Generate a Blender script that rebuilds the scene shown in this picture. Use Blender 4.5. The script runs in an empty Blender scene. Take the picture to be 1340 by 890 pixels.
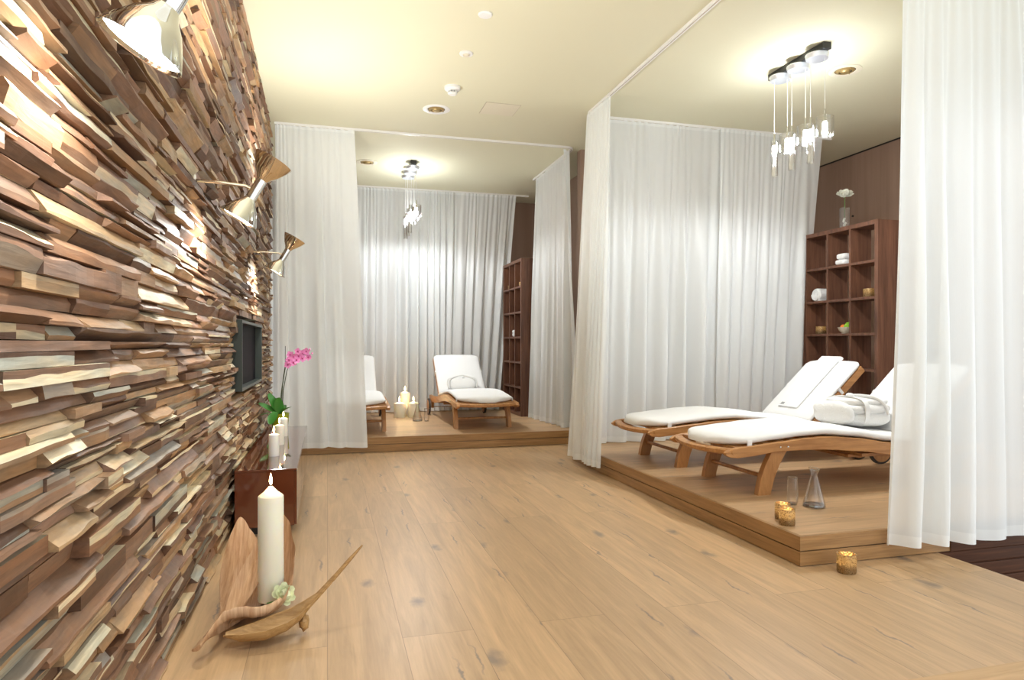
import bpy, math, random
from mathutils import Vector, Matrix, noise
sc = bpy.context.scene
C = sc.collection
PI = math.pi

# ---------------------------------------------------------------- camera, world, exposure
cam_d = bpy.data.cameras.new('camera')
cam = bpy.data.objects.new('camera', cam_d); C.objects.link(cam)
cam.location = (0, 0, 1.0)
cam.rotation_euler = (PI/2, 0, -0.269)
cam_d.sensor_width = 36.0
cam_d.lens = 36.0*875.66/1340
cam_d.shift_y = 6.16/1340
cam_d.clip_start = 0.02
sc.camera = cam

sc.view_settings.view_transform = 'Standard'
sc.view_settings.look = 'None'
sc.view_settings.gamma = 1.0
sc.view_settings.use_curve_mapping = False
sc.view_settings.exposure = 0.70

world = bpy.data.worlds.new('world'); sc.world = world
world.use_nodes = True
bg = world.node_tree.nodes['Background']
bg.inputs[0].default_value = (0.94, 0.98, 1.0, 1)
bg.inputs[1].default_value = 1.0

P_WALL_LAMP = 24.0      # watts of each wall spot
P_PENDANT = 38.0        # watts of each pendant bulb
P_FAR_PENDANT = 37.0

# ---------------------------------------------------------------- material helpers
def new_mat(name):
    m = bpy.data.materials.new(name); m.use_nodes = True
    return m, m.node_tree, m.node_tree.nodes['Principled BSDF']

def pmat(name, col, rough=0.5, metal=0.0, spec=0.5, bump=None, var=0.0, vscale=8.0, coat=0.0, trans=0.0, sss=0.0):
    m, nt, b = new_mat(name)
    b.inputs['Base Color'].default_value = (*col, 1)
    b.inputs['Roughness'].default_value = rough
    b.inputs['Metallic'].default_value = metal
    b.inputs['Specular IOR Level'].default_value = spec
    b.inputs['Coat Weight'].default_value = coat
    if sss:
        b.inputs['Subsurface Weight'].default_value = sss
        b.inputs['Subsurface Radius'].default_value = (0.03, 0.02, 0.01)
        b.inputs['Subsurface Scale'].default_value = 0.4
    tc = nt.nodes.new('ShaderNodeTexCoord')
    if var:
        n = nt.nodes.new('ShaderNodeTexNoise'); n.inputs['Scale'].default_value = vscale
        n.inputs['Detail'].default_value = 4
        nt.links.new(tc.outputs['Object'], n.inputs['Vector'])
        r = nt.nodes.new('ShaderNodeMapRange')
        r.inputs['To Min'].default_value = 1-var; r.inputs['To Max'].default_value = 1+var
        nt.links.new(n.outputs['Fac'], r.inputs['Value'])
        mx = nt.nodes.new('ShaderNodeVectorMath'); mx.operation = 'SCALE'
        mx.inputs[0].default_value = col
        nt.links.new(r.outputs[0], mx.inputs['Scale'])
        nt.links.new(mx.outputs[0], b.inputs['Base Color'])
    if bump:
        sc_, st = bump
        n2 = nt.nodes.new('ShaderNodeTexNoise'); n2.inputs['Scale'].default_value = sc_
        n2.inputs['Detail'].default_value = 5
        nt.links.new(tc.outputs['Object'], n2.inputs['Vector'])
        bp = nt.nodes.new('ShaderNodeBump'); bp.inputs['Strength'].default_value = st
        bp.inputs['Distance'].default_value = 0.01
        nt.links.new(n2.outputs['Fac'], bp.inputs['Height'])
        nt.links.new(bp.outputs[0], b.inputs['Normal'])
    return m

def wood_mat(name, dark, light, scale=(2, 30, 30), rough=0.45, spec=0.4, coat=0.0):
    """plain grain running along the first axis with the small scale"""
    m, nt, b = new_mat(name)
    tc = nt.nodes.new('ShaderNodeTexCoord'); mp = nt.nodes.new('ShaderNodeMapping')
    mp.inputs['Scale'].default_value = scale
    nt.links.new(tc.outputs['Object'], mp.inputs['Vector'])
    n = nt.nodes.new('ShaderNodeTexNoise'); n.inputs['Scale'].default_value = 1.0
    n.inputs['Detail'].default_value = 6; n.inputs['Roughness'].default_value = 0.6
    n.inputs['Distortion'].default_value = 0.4
    nt.links.new(mp.outputs[0], n.inputs['Vector'])
    cr = nt.nodes.new('ShaderNodeValToRGB')
    cr.color_ramp.elements[0].position = 0.3; cr.color_ramp.elements[0].color = (*dark, 1)
    cr.color_ramp.elements[1].position = 0.7; cr.color_ramp.elements[1].color = (*light, 1)
    nt.links.new(n.outputs['Fac'], cr.inputs[0])
    nt.links.new(cr.outputs[0], b.inputs['Base Color'])
    b.inputs['Roughness'].default_value = rough
    b.inputs['Specular IOR Level'].default_value = spec
    b.inputs['Coat Weight'].default_value = coat
    b.inputs['Coat Roughness'].default_value = 0.05
    bp = nt.nodes.new('ShaderNodeBump'); bp.inputs['Strength'].default_value = 0.12
    bp.inputs['Distance'].default_value = 0.004
    nt.links.new(n.outputs['Fac'], bp.inputs['Height']); nt.links.new(bp.outputs[0], b.inputs['Normal'])
    return m

def plank_mat(name, along, plank_w, plank_l, base, tone, rough=0.38, knots=True, seam=0.55):
    """oak planks: grain, per-plank tone, seams, knots and cracks. along = 'X' or 'Y'."""
    m, nt, b = new_mat(name)
    N = nt.nodes.new; L = nt.links.new
    tc = N('ShaderNodeTexCoord'); sp = N('ShaderNodeSeparateXYZ'); L(tc.outputs['Object'], sp.inputs[0])
    cb = N('ShaderNodeCombineXYZ')
    if along == 'Y':
        L(sp.outputs['Y'], cb.inputs['X']); L(sp.outputs['X'], cb.inputs['Y'])
    else:
        L(sp.outputs['X'], cb.inputs['X']); L(sp.outputs['Y'], cb.inputs['Y'])
    br = N('ShaderNodeTexBrick')
    br.inputs['Color1'].default_value = (0, 0, 0, 1); br.inputs['Color2'].default_value = (1, 1, 1, 1)
    br.inputs['Mortar'].default_value = (0.5, 0.5, 0.5, 1)
    br.inputs['Scale'].default_value = 1.0
    br.inputs['Mortar Size'].default_value = 0.0012
    br.inputs['Mortar Smooth'].default_value = 0.2
    br.inputs['Brick Width'].default_value = plank_l
    br.inputs['Row Height'].default_value = plank_w
    br.offset = 0.38; br.offset_frequency = 2
    L(cb.outputs[0], br.inputs['Vector'])
    # grain coordinates shifted per plank
    sh = N('ShaderNodeVectorMath'); sh.operation = 'MULTIPLY_ADD'
    L(br.outputs['Color'], sh.inputs[0]); sh.inputs[1].default_value = (7.3, 3.1, 5.0)
    L(cb.outputs[0], sh.inputs[2])
    mp = N('ShaderNodeMapping'); mp.inputs['Scale'].default_value = (1.6, 17, 1)
    L(sh.outputs[0], mp.inputs['Vector'])
    n1 = N('ShaderNodeTexNoise'); n1.inputs['Scale'].default_value = 1.0; n1.inputs['Detail'].default_value = 7
    n1.inputs['Roughness'].default_value = 0.62; n1.inputs['Distortion'].default_value = 0.9
    L(mp.outputs[0], n1.inputs['Vector'])
    mp2 = N('ShaderNodeMapping'); mp2.inputs['Scale'].default_value = (6, 120, 1)
    L(sh.outputs[0], mp2.inputs['Vector'])
    n2 = N('ShaderNodeTexNoise'); n2.inputs['Scale'].default_value = 1.0; n2.inputs['Detail'].default_value = 3
    L(mp2.outputs[0], n2.inputs['Vector'])
    cr = N('ShaderNodeValToRGB')
    cr.color_ramp.elements[0].position = 0.30; cr.color_ramp.elements[0].color = (*[c*0.80 for c in base], 1)
    cr.color_ramp.elements[1].position = 0.68; cr.color_ramp.elements[1].color = (*[min(1, c*1.10) for c in base], 1)
    L(n1.outputs['Fac'], cr.inputs[0])
    # plank tone
    bw = N('ShaderNodeRGBToBW'); L(br.outputs['Color'], bw.inputs[0])
    mr = N('ShaderNodeMapRange'); mr.inputs['To Min'].default_value = 1-tone; mr.inputs['To Max'].default_value = 1+tone
    L(bw.outputs[0], mr.inputs['Value'])
    s1 = N('ShaderNodeVectorMath'); s1.operation = 'SCALE'; L(cr.outputs[0], s1.inputs[0]); L(mr.outputs[0], s1.inputs['Scale'])
    mr2 = N('ShaderNodeMapRange'); mr2.inputs['To Min'].default_value = 0.88; mr2.inputs['To Max'].default_value = 1.12
    L(n2.outputs['Fac'], mr2.inputs['Value'])
    s2 = N('ShaderNodeVectorMath'); s2.operation = 'SCALE'; L(s1.outputs[0], s2.inputs[0]); L(mr2.outputs[0], s2.inputs['Scale'])
    col = s2.outputs[0]
    if knots:
        mk = N('ShaderNodeMapping'); mk.inputs['Scale'].default_value = (0.55, 1.15, 1)
        L(sh.outputs[0], mk.inputs['Vector'])
        nd = N('ShaderNodeTexNoise'); nd.inputs['Scale'].default_value = 14; nd.inputs['Detail'].default_value = 4
        L(sh.outputs[0], nd.inputs['Vector'])
        ad = N('ShaderNodeVectorMath'); ad.operation = 'MULTIPLY_ADD'
        L(nd.outputs['Color'], ad.inputs[0]); ad.inputs[1].default_value = (0.07, 0.07, 0); L(mk.outputs[0], ad.inputs[2])
        vo = N('ShaderNodeTexVoronoi'); vo.inputs['Scale'].default_value = 1.9; vo.voronoi_dimensions = '2D'
        L(ad.outputs[0], vo.inputs['Vector'])
        kr = N('ShaderNodeMapRange'); kr.inputs['From Min'].default_value = 0.018; kr.inputs['From Max'].default_value = 0.075
        kr.inputs['To Min'].default_value = 0.38; kr.inputs['To Max'].default_value = 1.0
        L(vo.outputs['Distance'], kr.inputs['Value'])
        # thin cracks stretched along the plank
        mc = N('ShaderNodeMapping'); mc.inputs['Scale'].default_value = (0.9, 9, 1); L(ad.outputs[0], mc.inputs['Vector'])
        v2 = N('ShaderNodeTexVoronoi'); v2.inputs['Scale'].default_value = 1.1; v2.voronoi_dimensions = '2D'
        L(mc.outputs[0], v2.inputs['Vector'])
        k2 = N('ShaderNodeMapRange'); k2.inputs['From Min'].default_value = 0.02; k2.inputs['From Max'].default_value = 0.07
        k2.inputs['To Min'].default_value = 0.35; k2.inputs['To Max'].default_value = 1.0
        L(v2.outputs['Distance'], k2.inputs['Value'])
        mm = N('ShaderNodeMath'); mm.operation = 'MULTIPLY'; L(kr.outputs[0], mm.inputs[0]); L(k2.outputs[0], mm.inputs[1])
        mixk = N('ShaderNodeMix'); mixk.data_type = 'RGBA'
        mixk.inputs[6].default_value = (0.13, 0.12, 0.12, 1)
        L(mm.outputs[0], mixk.inputs[0]); L(col, mixk.inputs[7])
        col = mixk.outputs[2]
    ms = N('ShaderNodeMix'); ms.data_type = 'RGBA'
    sf = N('ShaderNodeMath'); sf.operation = 'MULTIPLY'; sf.inputs[1].default_value = seam; L(br.outputs['Fac'], sf.inputs[0])
    L(sf.outputs[0], ms.inputs[0]); L(col, ms.inputs[6]); ms.inputs[7].default_value = (0.12, 0.07, 0.035, 1)
    L(ms.outputs[2], b.inputs['Base Color'])
    b.inputs['Roughness'].default_value = rough
    b.inputs['Specular IOR Level'].default_value = 0.45
    bp = N('ShaderNodeBump'); bp.inputs['Strength'].default_value = 0.15; bp.inputs['Distance'].default_value = 0.003
    iv = N('ShaderNodeMath'); iv.operation = 'SUBTRACT'; L(n1.outputs['Fac'], iv.inputs[0]); L(br.outputs['Fac'], iv.inputs[1])
    L(iv.outputs[0], bp.inputs['Height']); L(bp.outputs[0], b.inputs['Normal'])
    return m

def emit_mat(name, col, strength):
    m = bpy.data.materials.new(name); m.use_nodes = True
    nt = m.node_tree; nt.nodes.clear()
    e = nt.nodes.new('ShaderNodeEmission'); o = nt.nodes.new('ShaderNodeOutputMaterial')
    e.inputs[0].default_value = (*col, 1); e.inputs[1].default_value = strength
    nt.links.new(e.outputs[0], o.inputs[0])
    return m

def sheer_mat(name, col, transp, translucent):
    m = bpy.data.materials.new(name); m.use_nodes = True
    nt = m.node_tree; nt.nodes.clear(); N = nt.nodes.new; L = nt.links.new
    d = N('ShaderNodeBsdfDiffuse'); d.inputs[0].default_value = (*col, 1)
    t = N('ShaderNodeBsdfTranslucent'); t.inputs[0].default_value = (*col, 1)
    tr = N('ShaderNodeBsdfTransparent')
    g = N('ShaderNodeBsdfGlossy'); g.inputs['Roughness'].default_value = 0.45; g.inputs[0].default_value = (1, 1, 1, 1)
    m1 = N('ShaderNodeMixShader'); m1.inputs[0].default_value = translucent; L(d.outputs[0], m1.inputs[1]); L(t.outputs[0], m1.inputs[2])
    mg = N('ShaderNodeMixShader'); mg.inputs[0].default_value = 0.05; L(m1.outputs[0], mg.inputs[1]); L(g.outputs[0], mg.inputs[2])
    m2 = N('ShaderNodeMixShader')
    # seen edge-on a sheer cloth is denser
    lw = N('ShaderNodeLayerWeight'); lw.inputs[0].default_value = 0.35
    mr = N('ShaderNodeMapRange'); mr.inputs['To Min'].default_value = transp; mr.inputs['To Max'].default_value = 0.02
    L(lw.outputs['Facing'], mr.inputs['Value'])
    L(mr.outputs[0], m2.inputs[0]); L(mg.outputs[0], m2.inputs[1]); L(tr.outputs[0], m2.inputs[2])
    # fine weave
    tc = N('ShaderNodeTexCoord'); w = N('ShaderNodeTexNoise'); w.inputs['Scale'].default_value = 60
    mp = N('ShaderNodeMapping'); mp.inputs['Scale'].default_value = (4, 4, 0.15); L(tc.outputs['Object'], mp.inputs[0]); L(mp.outputs[0], w.inputs[0])
    bp = N('ShaderNodeBump'); bp.inputs['Strength'].default_value = 0.15; bp.inputs['Distance'].default_value = 0.003
    L(w.outputs['Fac'], bp.inputs['Height']); L(bp.outputs[0], d.inputs['Normal']); L(bp.outputs[0], t.inputs['Normal'])
    o = N('ShaderNodeOutputMaterial'); L(m2.outputs[0], o.inputs[0])
    return m

def thin_glass_mat(name, tint=(1, 1, 1), edge=0.75, base=0.04):
    m = bpy.data.materials.new(name); m.use_nodes = True
    nt = m.node_tree; nt.nodes.clear(); N = nt.nodes.new; L = nt.links.new
    tr = N('ShaderNodeBsdfTransparent'); tr.inputs[0].default_value = (*tint, 1)
    g = N('ShaderNodeBsdfGlossy'); g.inputs['Roughness'].default_value = 0.03
    lw = N('ShaderNodeLayerWeight'); lw.inputs[0].default_value = 0.25
    mr = N('ShaderNodeMapRange'); mr.inputs['To Min'].default_value = base; mr.inputs['To Max'].default_value = edge
    L(lw.outputs['Facing'], mr.inputs['Value'])
    mx = N('ShaderNodeMixShader'); L(mr.outputs[0], mx.inputs[0]); L(tr.outputs[0], mx.inputs[1]); L(g.outputs[0], mx.inputs[2])
    o = N('ShaderNodeOutputMaterial'); L(mx.outputs[0], o.inputs[0])
    return m

def cladding_mat():
    m, nt, b = new_mat('split_walnut'); N = nt.nodes.new; L = nt.links.new
    at = N('ShaderNodeAttribute'); at.attribute_name = 'Col'
    tc = N('ShaderNodeTexCoord')
    sh = N('ShaderNodeVectorMath'); sh.operation = 'MULTIPLY_ADD'; L(at.outputs['Color'], sh.inputs[0])
    sh.inputs[1].default_value = (9, 9, 9); L(tc.outputs['Object'], sh.inputs[2])
    mp = N('ShaderNodeMapping'); mp.inputs['Scale'].default_value = (30, 5, 60); L(sh.outputs[0], mp.inputs[0])
    n = N('ShaderNodeTexNoise'); n.inputs['Scale'].default_value = 1.6; n.inputs['Detail'].default_value = 6; n.inputs['Distortion'].default_value = 0.7
    L(mp.outputs[0], n.inputs[0])
    mr = N('ShaderNodeMapRange'); mr.inputs['From Min'].default_value = 0.25; mr.inputs['From Max'].default_value = 0.75
    mr.inputs['To Min'].default_value = 0.68; mr.inputs['To Max'].default_value = 1.22
    L(n.outputs['Fac'], mr.inputs[0])
    s = N('ShaderNodeVectorMath'); s.operation = 'SCALE'; L(at.outputs['Color'], s.inputs[0]); L(mr.outputs[0], s.inputs['Scale'])
    # broad patches of heartwood / sapwood stain
    mp2 = N('ShaderNodeMapping'); mp2.inputs['Scale'].default_value = (3, 4, 22); L(tc.outputs['Object'], mp2.inputs[0])
    n2 = N('ShaderNodeTexNoise'); n2.inputs['Scale'].default_value = 1.3; n2.inputs['Detail'].default_value = 3; L(mp2.outputs[0], n2.inputs[0])
    cr = N('ShaderNodeValToRGB'); cr.color_ramp.elements[0].position = 0.35; cr.color_ramp.elements[0].color = (1.12, 0.98, 0.85, 1)
    cr.color_ramp.elements[1].position = 0.65; cr.color_ramp.elements[1].color = (0.9, 0.93, 0.98, 1)
    L(n2.outputs['Fac'], cr.inputs[0])
    mu = N('ShaderNodeVectorMath'); mu.operation = 'MULTIPLY'; L(s.outputs[0], mu.inputs[0]); L(cr.outputs[0], mu.inputs[1])
    L(mu.outputs[0], b.inputs['Base Color'])
    b.inputs['Roughness'].default_value = 0.5; b.inputs['Specular IOR Level'].default_value = 0.35
    bp = N('ShaderNodeBump'); bp.inputs['Strength'].default_value = 0.3; bp.inputs['Distance'].default_value = 0.004
    L(n.outputs['Fac'], bp.inputs['Height']); L(bp.outputs[0], b.inputs['Normal'])
    return m

M = {}
M['clad'] = cladding_mat()
M['floor'] = plank_mat('oak_floor', 'Y', 0.247, 2.3, (0.56, 0.368, 0.20), 0.09)
M['podium_top'] = plank_mat('oak_podium_boards', 'X', 0.21, 2.1, (0.54, 0.345, 0.185), 0.08, rough=0.42)
M['podium_side'] = wood_mat('oak_podium_edge', (0.27, 0.145, 0.055), (0.46, 0.26, 0.105), (3, 3, 60), 0.4)
M['oak_trim'] = wood_mat('oak_trim', (0.46, 0.28, 0.13), (0.62, 0.40, 0.20), (3, 40, 40), 0.4)
M['dark_panel'] = wood_mat('glossy_dark_wood', (0.055, 0.020, 0.009), (0.11, 0.042, 0.018), (3, 3, 60), 0.35, 0.12, 0.0)
M['ceiling'] = pmat('ceiling_paint', (0.74, 0.715, 0.53), 0.75, bump=(60, 0.02))
M['brown_wall'] = wood_mat('brown_wall_veneer', (0.34, 0.23, 0.175), (0.41, 0.285, 0.22), (14, 14, 0.5), 0.5)
M['walnut'] = wood_mat('walnut_shelf', (0.085, 0.036, 0.021), (0.21, 0.095, 0.055), (30, 30, 2.2), 0.42)
M['cabinet'] = pmat('glossy_brown_lacquer', (0.115, 0.030, 0.012), 0.06, spec=0.6, coat=0.6)
M['black_base'] = pmat('black_plinth', (0.015, 0.014, 0.013), 0.4)
M['teak'] = wood_mat('teak_x', (0.36, 0.155, 0.048), (0.60, 0.31, 0.115), (4, 40, 40), 0.38)
M['teak_dark'] = wood_mat('teak_leg', (0.34, 0.15, 0.05), (0.56, 0.28, 0.10), (30, 30, 5), 0.38)
M['cushion'] = pmat('white_cushion_cotton', (0.86, 0.86, 0.86), 0.9, spec=0.2, bump=(240, 0.15))
M['terry'] = pmat('white_terry', (0.88, 0.88, 0.87), 0.95, spec=0.1, bump=(160, 0.6))
M['sheer'] = sheer_mat('sheer_voile', (0.93, 0.965, 0.97), 0.15, 0.28)
M['sheer_hem'] = sheer_mat('sheer_voile_hem', (0.94, 0.97, 0.97), 0.07, 0.25)
M['white_plastic'] = pmat('white_plastic', (0.85, 0.85, 0.83), 0.35)
M['chrome'] = pmat('chrome', (0.78, 0.80, 0.78), 0.06, 1.0)
M['canopy'] = pmat('brushed_canopy_reflection', (0.86, 0.90, 0.97), 0.28, 0.85)  # frosted chrome, the curtains' bluish reflection put into its colour
M['chrome_wood_reflect'] = pmat('chrome_painted_reflection', (0.78, 0.70, 0.58), 0.07, 1.0)  # same chrome, warm tint paints the wood wall mirrored in it
M['black'] = pmat('black_satin', (0.012, 0.012, 0.012), 0.35)
M['niche'] = pmat('dark_green_grey_steel', (0.045, 0.055, 0.048), 0.35, 0.3)
M['niche_in'] = pmat('black_screen', (0.006, 0.005, 0.008), 0.6, spec=0.08)
M['track'] = pmat('white_track', (0.88, 0.88, 0.86), 0.3)
M['wax'] = pmat('ivory_wax', (0.86, 0.84, 0.70), 0.45, sss=0.5)
M['wax_white'] = pmat('white_wax', (0.88, 0.86, 0.80), 0.45, sss=0.5)
M['flame'] = emit_mat('flame', (1.0, 0.72, 0.34), 30)
M['flame_core'] = emit_mat('tealight_glow', (1.0, 0.62, 0.25), 12)
M['bulb'] = emit_mat('bulb_glow', (0.93, 0.97, 1.0), 120)
M['disc'] = emit_mat('lamp_glow', (0.92, 1.0, 0.97), 22)
M['wick'] = pmat('wick', (0.02, 0.015, 0.01), 0.9)
M['glass'] = thin_glass_mat('clear_glass')
M['lamp_glass'] = thin_glass_mat('lamp_glass', (1, 1, 1), 0.95, 0.16)
M['glass_thick'] = thin_glass_mat('clear_glass_base', (0.8, 0.83, 0.83), 0.9, 0.2)
M['gold_glass'] = pmat('mercury_glass', (0.75, 0.52, 0.24), 0.25, 0.75, bump=(90, 0.9), var=0.5, vscale=130)
M['spathe'] = wood_mat('dried_palm_spathe', (0.40, 0.21, 0.10), (0.68, 0.46, 0.28), (110, 6, 10), 0.55)
M['spathe2'] = wood_mat('dried_spathe_stalk', (0.30, 0.16, 0.05), (0.52, 0.32, 0.13), (10, 80, 80), 0.5)
M['leaf'] = pmat('orchid_leaf', (0.045, 0.20, 0.03), 0.3, var=0.3)
M['stem'] = pmat('orchid_stem', (0.05, 0.07, 0.03), 0.5)
M['stake'] = pmat('grey_stake', (0.10, 0.10, 0.10), 0.5)
M['pink'] = pmat('orchid_pink', (0.80, 0.24, 0.52), 0.5, var=0.35, vscale=60, sss=0.2)
M['pink_core'] = pmat('orchid_core', (0.45, 0.03, 0.18), 0.5)
M['lime'] = pmat('lime_pot', (0.34, 0.42, 0.03), 0.2, coat=0.4)
M['white_petal'] = pmat('white_petal', (0.88, 0.88, 0.80), 0.6)
M['cream_petal'] = pmat('greenish_petal', (0.80, 0.84, 0.55), 0.6, var=0.25, vscale=50)
M['rose_leaf'] = pmat('rose_leaf', (0.08, 0.22, 0.03), 0.5)
M['orange'] = pmat('orange_peel', (0.85, 0.24, 0.04), 0.4)
M['green_apple'] = pmat('green_apple', (0.28, 0.55, 0.04), 0.3)
M['ceramic'] = pmat('pale_ceramic', (0.72, 0.66, 0.52), 0.3)
M['vent_in'] = pmat('vent_bronze', (0.42, 0.30, 0.12), 0.4, 0.4)
M['rubber'] = pmat('wheel_rubber', (0.03, 0.025, 0.02), 0.6)
M['hatch'] = pmat('hatch_paint', (0.76, 0.71, 0.56), 0.75)
M['hatch_gap'] = pmat('hatch_gap', (0.50, 0.44, 0.32), 0.8)
M['tagcol'] = pmat('grey_label', (0.35, 0.35, 0.34), 0.7)
M['lower'] = wood_mat('lower_floor', (0.06, 0.022, 0.010), (0.12, 0.05, 0.02), (3, 40, 3), 0.2)

# ---------------------------------------------------------------- mesh builder
class MB:
    def __init__(s): s.v = []; s.f = []; s.c = []
    def add(s, vs, fs, col=None):
        o = len(s.v); s.v += [tuple(v) for v in vs]; s.f += [tuple(i+o for i in f) for f in fs]
        if col is not None: s.c += [col]*len(fs)
    def box(s, a, b, bev=0.0):
        x0, y0, z0 = a; x1, y1, z1 = b
        if bev <= 0:
            s.add([(x0,y0,z0),(x1,y0,z0),(x1,y1,z0),(x0,y1,z0),(x0,y0,z1),(x1,y0,z1),(x1,y1,z1),(x0,y1,z1)],
                  [(0,3,2,1),(4,5,6,7),(0,1,5,4),(1,2,6,5),(2,3,7,6),(3,0,4,7)]); return
        r = bev
        vs = []; 
        rings = [(z0, r), (z0+r, 0), (z1-r, 0), (z1, r)]
        for z, k in rings:
            # octagon outline with bevelled vertical corners
            e = r+0.0
            pts = [(x0+e+k*0, y0+k), (x1-e, y0+k), (x1-k, y0+e), (x1-k, y1-e), (x1-e, y1-k), (x0+e, y1-k), (x0+k, y1-e), (x0+k, y0+e)]
            if k:
                pts = [(x0+r, y0+r)]*1+[(x1-r, y0+r)]*1+[(x1-r, y0+r)]*1+[(x1-r, y1-r)]*1+[(x1-r, y1-r)]*1+[(x0+r, y1-r)]*1+[(x0+r, y1-r)]*1+[(x0+r, y0+r)]*1
                pts = [(x0+r, y0+r*.6), (x1-r, y0+r*.6), (x1-r*.6, y0+r), (x1-r*.6, y1-r), (x1-r, y1-r*.6), (x0+r, y1-r*.6), (x0+r*.6, y1-r), (x0+r*.6, y0+r)]
            vs.append([(p[0], p[1], z) for p in pts])
        s.loft(vs, closed=True, caps=True)
    def loft(s, rings, closed=True, caps=True, col=None, close_u=False):
        n = len(rings[0]); vs = [p for r in rings for p in r]; fs = []
        R = len(rings)
        for i in range(R if close_u else R-1):
            a = i*n; b = ((i+1) % R)*n
            for j in range(n if closed else n-1):
                k = (j+1) % n
                fs.append((a+j, a+k, b+k, b+j))
        if caps and closed and not close_u:
            fs.append(tuple(range(n-1, -1, -1))); fs.append(tuple((R-1)*n+j for j in range(n)))
        s.add(vs, fs, col)
    def lathe(s, prof, n=28, at=(0,0,0), axis=None, caps=True, closed_prof=False):
        """prof: list of (r, z)"""
        ax = Vector(axis or (0,0,1)).normalized()
        u = ax.orthogonal().normalized(); w = ax.cross(u); o = Vector(at)
        rings = []
        for r, z in prof:
            r = max(r, 1e-4)
            rings.append([o+ax*z+u*(r*math.cos(2*PI*k/n))+w*(r*math.sin(2*PI*k/n)) for k in range(n)])
        s.loft(rings, closed=True, caps=caps and not closed_prof, close_u=closed_prof)
    def tube(s, pts, r, n=10, caps=True):
        pts = [Vector(p) for p in pts]; rings = []
        up = Vector((0.13, 0.21, 0.97)).normalized()
        for i, p in enumerate(pts):
            d = (pts[min(i+1, len(pts)-1)]-pts[max(i-1, 0)]).normalized()
            u = up.cross(d)
            if u.length < 0.1: u = Vector((1,0,0)).cross(d)
            u.normalize(); w = d.cross(u)
            rr = r[i] if isinstance(r, (list, tuple)) else r
            rings.append([p+u*(rr*math.cos(2*PI*k/n))+w*(rr*math.sin(2*PI*k/n)) for k in range(n)])
        s.loft(rings, True, caps)
    def prism(s, outline, axis, a, b):
        """outline list of 2D points, extruded along axis ('x','y','z') between a and b"""
        def P(p, t):
            return {'x': (t, p[0], p[1]), 'y': (p[0], t, p[1]), 'z': (p[0], p[1], t)}[axis]
        s.loft([[P(p, a) for p in outline], [P(p, b) for p in outline]], True, True)
    def ellipsoid(s, c, r, n=16, m=10, e=1.0, nz=0.0, seed=0, flat=None):
        def sg(v, p): return math.copysign(abs(v)**p, v)
        rings = []
        for i in range(m+1):
            ph = -PI/2+PI*i/m
            if i == 0: ph = -PI/2+0.02
            if i == m: ph = PI/2-0.02
            ring = []
            for k in range(n):
                th = 2*PI*k/n
                x = sg(math.cos(ph), e)*sg(math.cos(th), e); y = sg(math.cos(ph), e)*sg(math.sin(th), e); z = sg(math.sin(ph), e)
                q = Vector((x*r[0], y*r[1], z*r[2]))
                if nz:
                    d = noise.noise(q*(1.3/max(r))*2.2+Vector((seed*3.1, seed, 0)))
                    q *= 1+nz*d
                ring.append(Vector(c)+q)
            rings.append(ring)
        s.loft(rings, True, True)
    def build(s, name, mat, parent=None, smooth=True, ang=35, xf=None):
        me = bpy.data.meshes.new(name); vs = s.v
        if xf is not None: vs = [tuple(xf @ Vector(v)) for v in vs]
        me.from_pydata(vs, [], s.f)
        if s.c:
            ca = me.color_attributes.new('Col', 'FLOAT_COLOR', 'CORNER')
            data = []
            for p, c in zip(me.polygons, s.c):
                for _ in p.loop_indices: data += [c[0], c[1], c[2], 1.0]
            ca.data.foreach_set('color', data)
        import bmesh
        bm = bmesh.new(); bm.from_mesh(me)
        bmesh.ops.recalc_face_normals(bm, faces=bm.faces)
        if smooth:
            for e in bm.edges:
                if len(e.link_faces) == 2 and e.calc_face_angle(0) > math.radians(ang): e.smooth = False
            for f in bm.faces: f.smooth = True
        bm.to_mesh(me); bm.free()
        me.materials.append(mat)
        o = bpy.data.objects.new(name, me); C.objects.link(o)
        if parent is not None: o.parent = parent
        return o

def smoothpath(pts, n=6):
    out = []; m = len(pts)
    for i in range(m-1):
        p0 = Vector(pts[max(i-1, 0)]); p1 = Vector(pts[i]); p2 = Vector(pts[i+1]); p3 = Vector(pts[min(i+2, m-1)])
        for s in range(n):
            u = s/n; out.append(0.5*((2*p1)+(-p0+p2)*u+(2*p0-5*p1+4*p2-p3)*u*u+(-p0+3*p1-3*p2+p3)*u**3))
    out.append(Vector(pts[-1])); return out
def thing(name, label, cat, loc=(0,0,0), rz=0.0, group=None):
    o = bpy.data.objects.new(name, None); C.objects.link(o); o.empty_display_size = 0.05
    o.location = loc; o.rotation_euler = (0, 0, rz)
    o['label'] = label; o['category'] = cat
    if group: o['group'] = group
    return o
def tag(o, label, cat, group=None):
    o['label'] = label; o['category'] = cat
    if group: o['group'] = group
    return o
def struct(o): o['kind'] = 'structure'; return o
def light(name, kind, parent, loc, power, col, rot=None, size=0.03, spot=None, blend=0.5):
    d = bpy.data.lights.new(name, kind); d.energy = power; d.color = col
    d.shadow_soft_size = size
    if spot: d.spot_size = spot; d.spot_blend = blend
    o = bpy.data.objects.new(name, d); C.objects.link(o); o.parent = parent; o.location = loc
    if rot is not None: o.rotation_mode = 'QUATERNION'; o.rotation_quaternion = rot
    return o

# ---------------------------------------------------------------- constants of the place
HC = 3.0            # ceiling
PZ = 0.136          # podium top
PX0, PY0, PY1 = 2.047, 2.554, 5.46   # near podium
FY0 = 6.34          # far podium front
XR = 5.32           # right wall
YB = 9.06           # back wall
STX = 2.83          # floor edge at the stairwell

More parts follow.
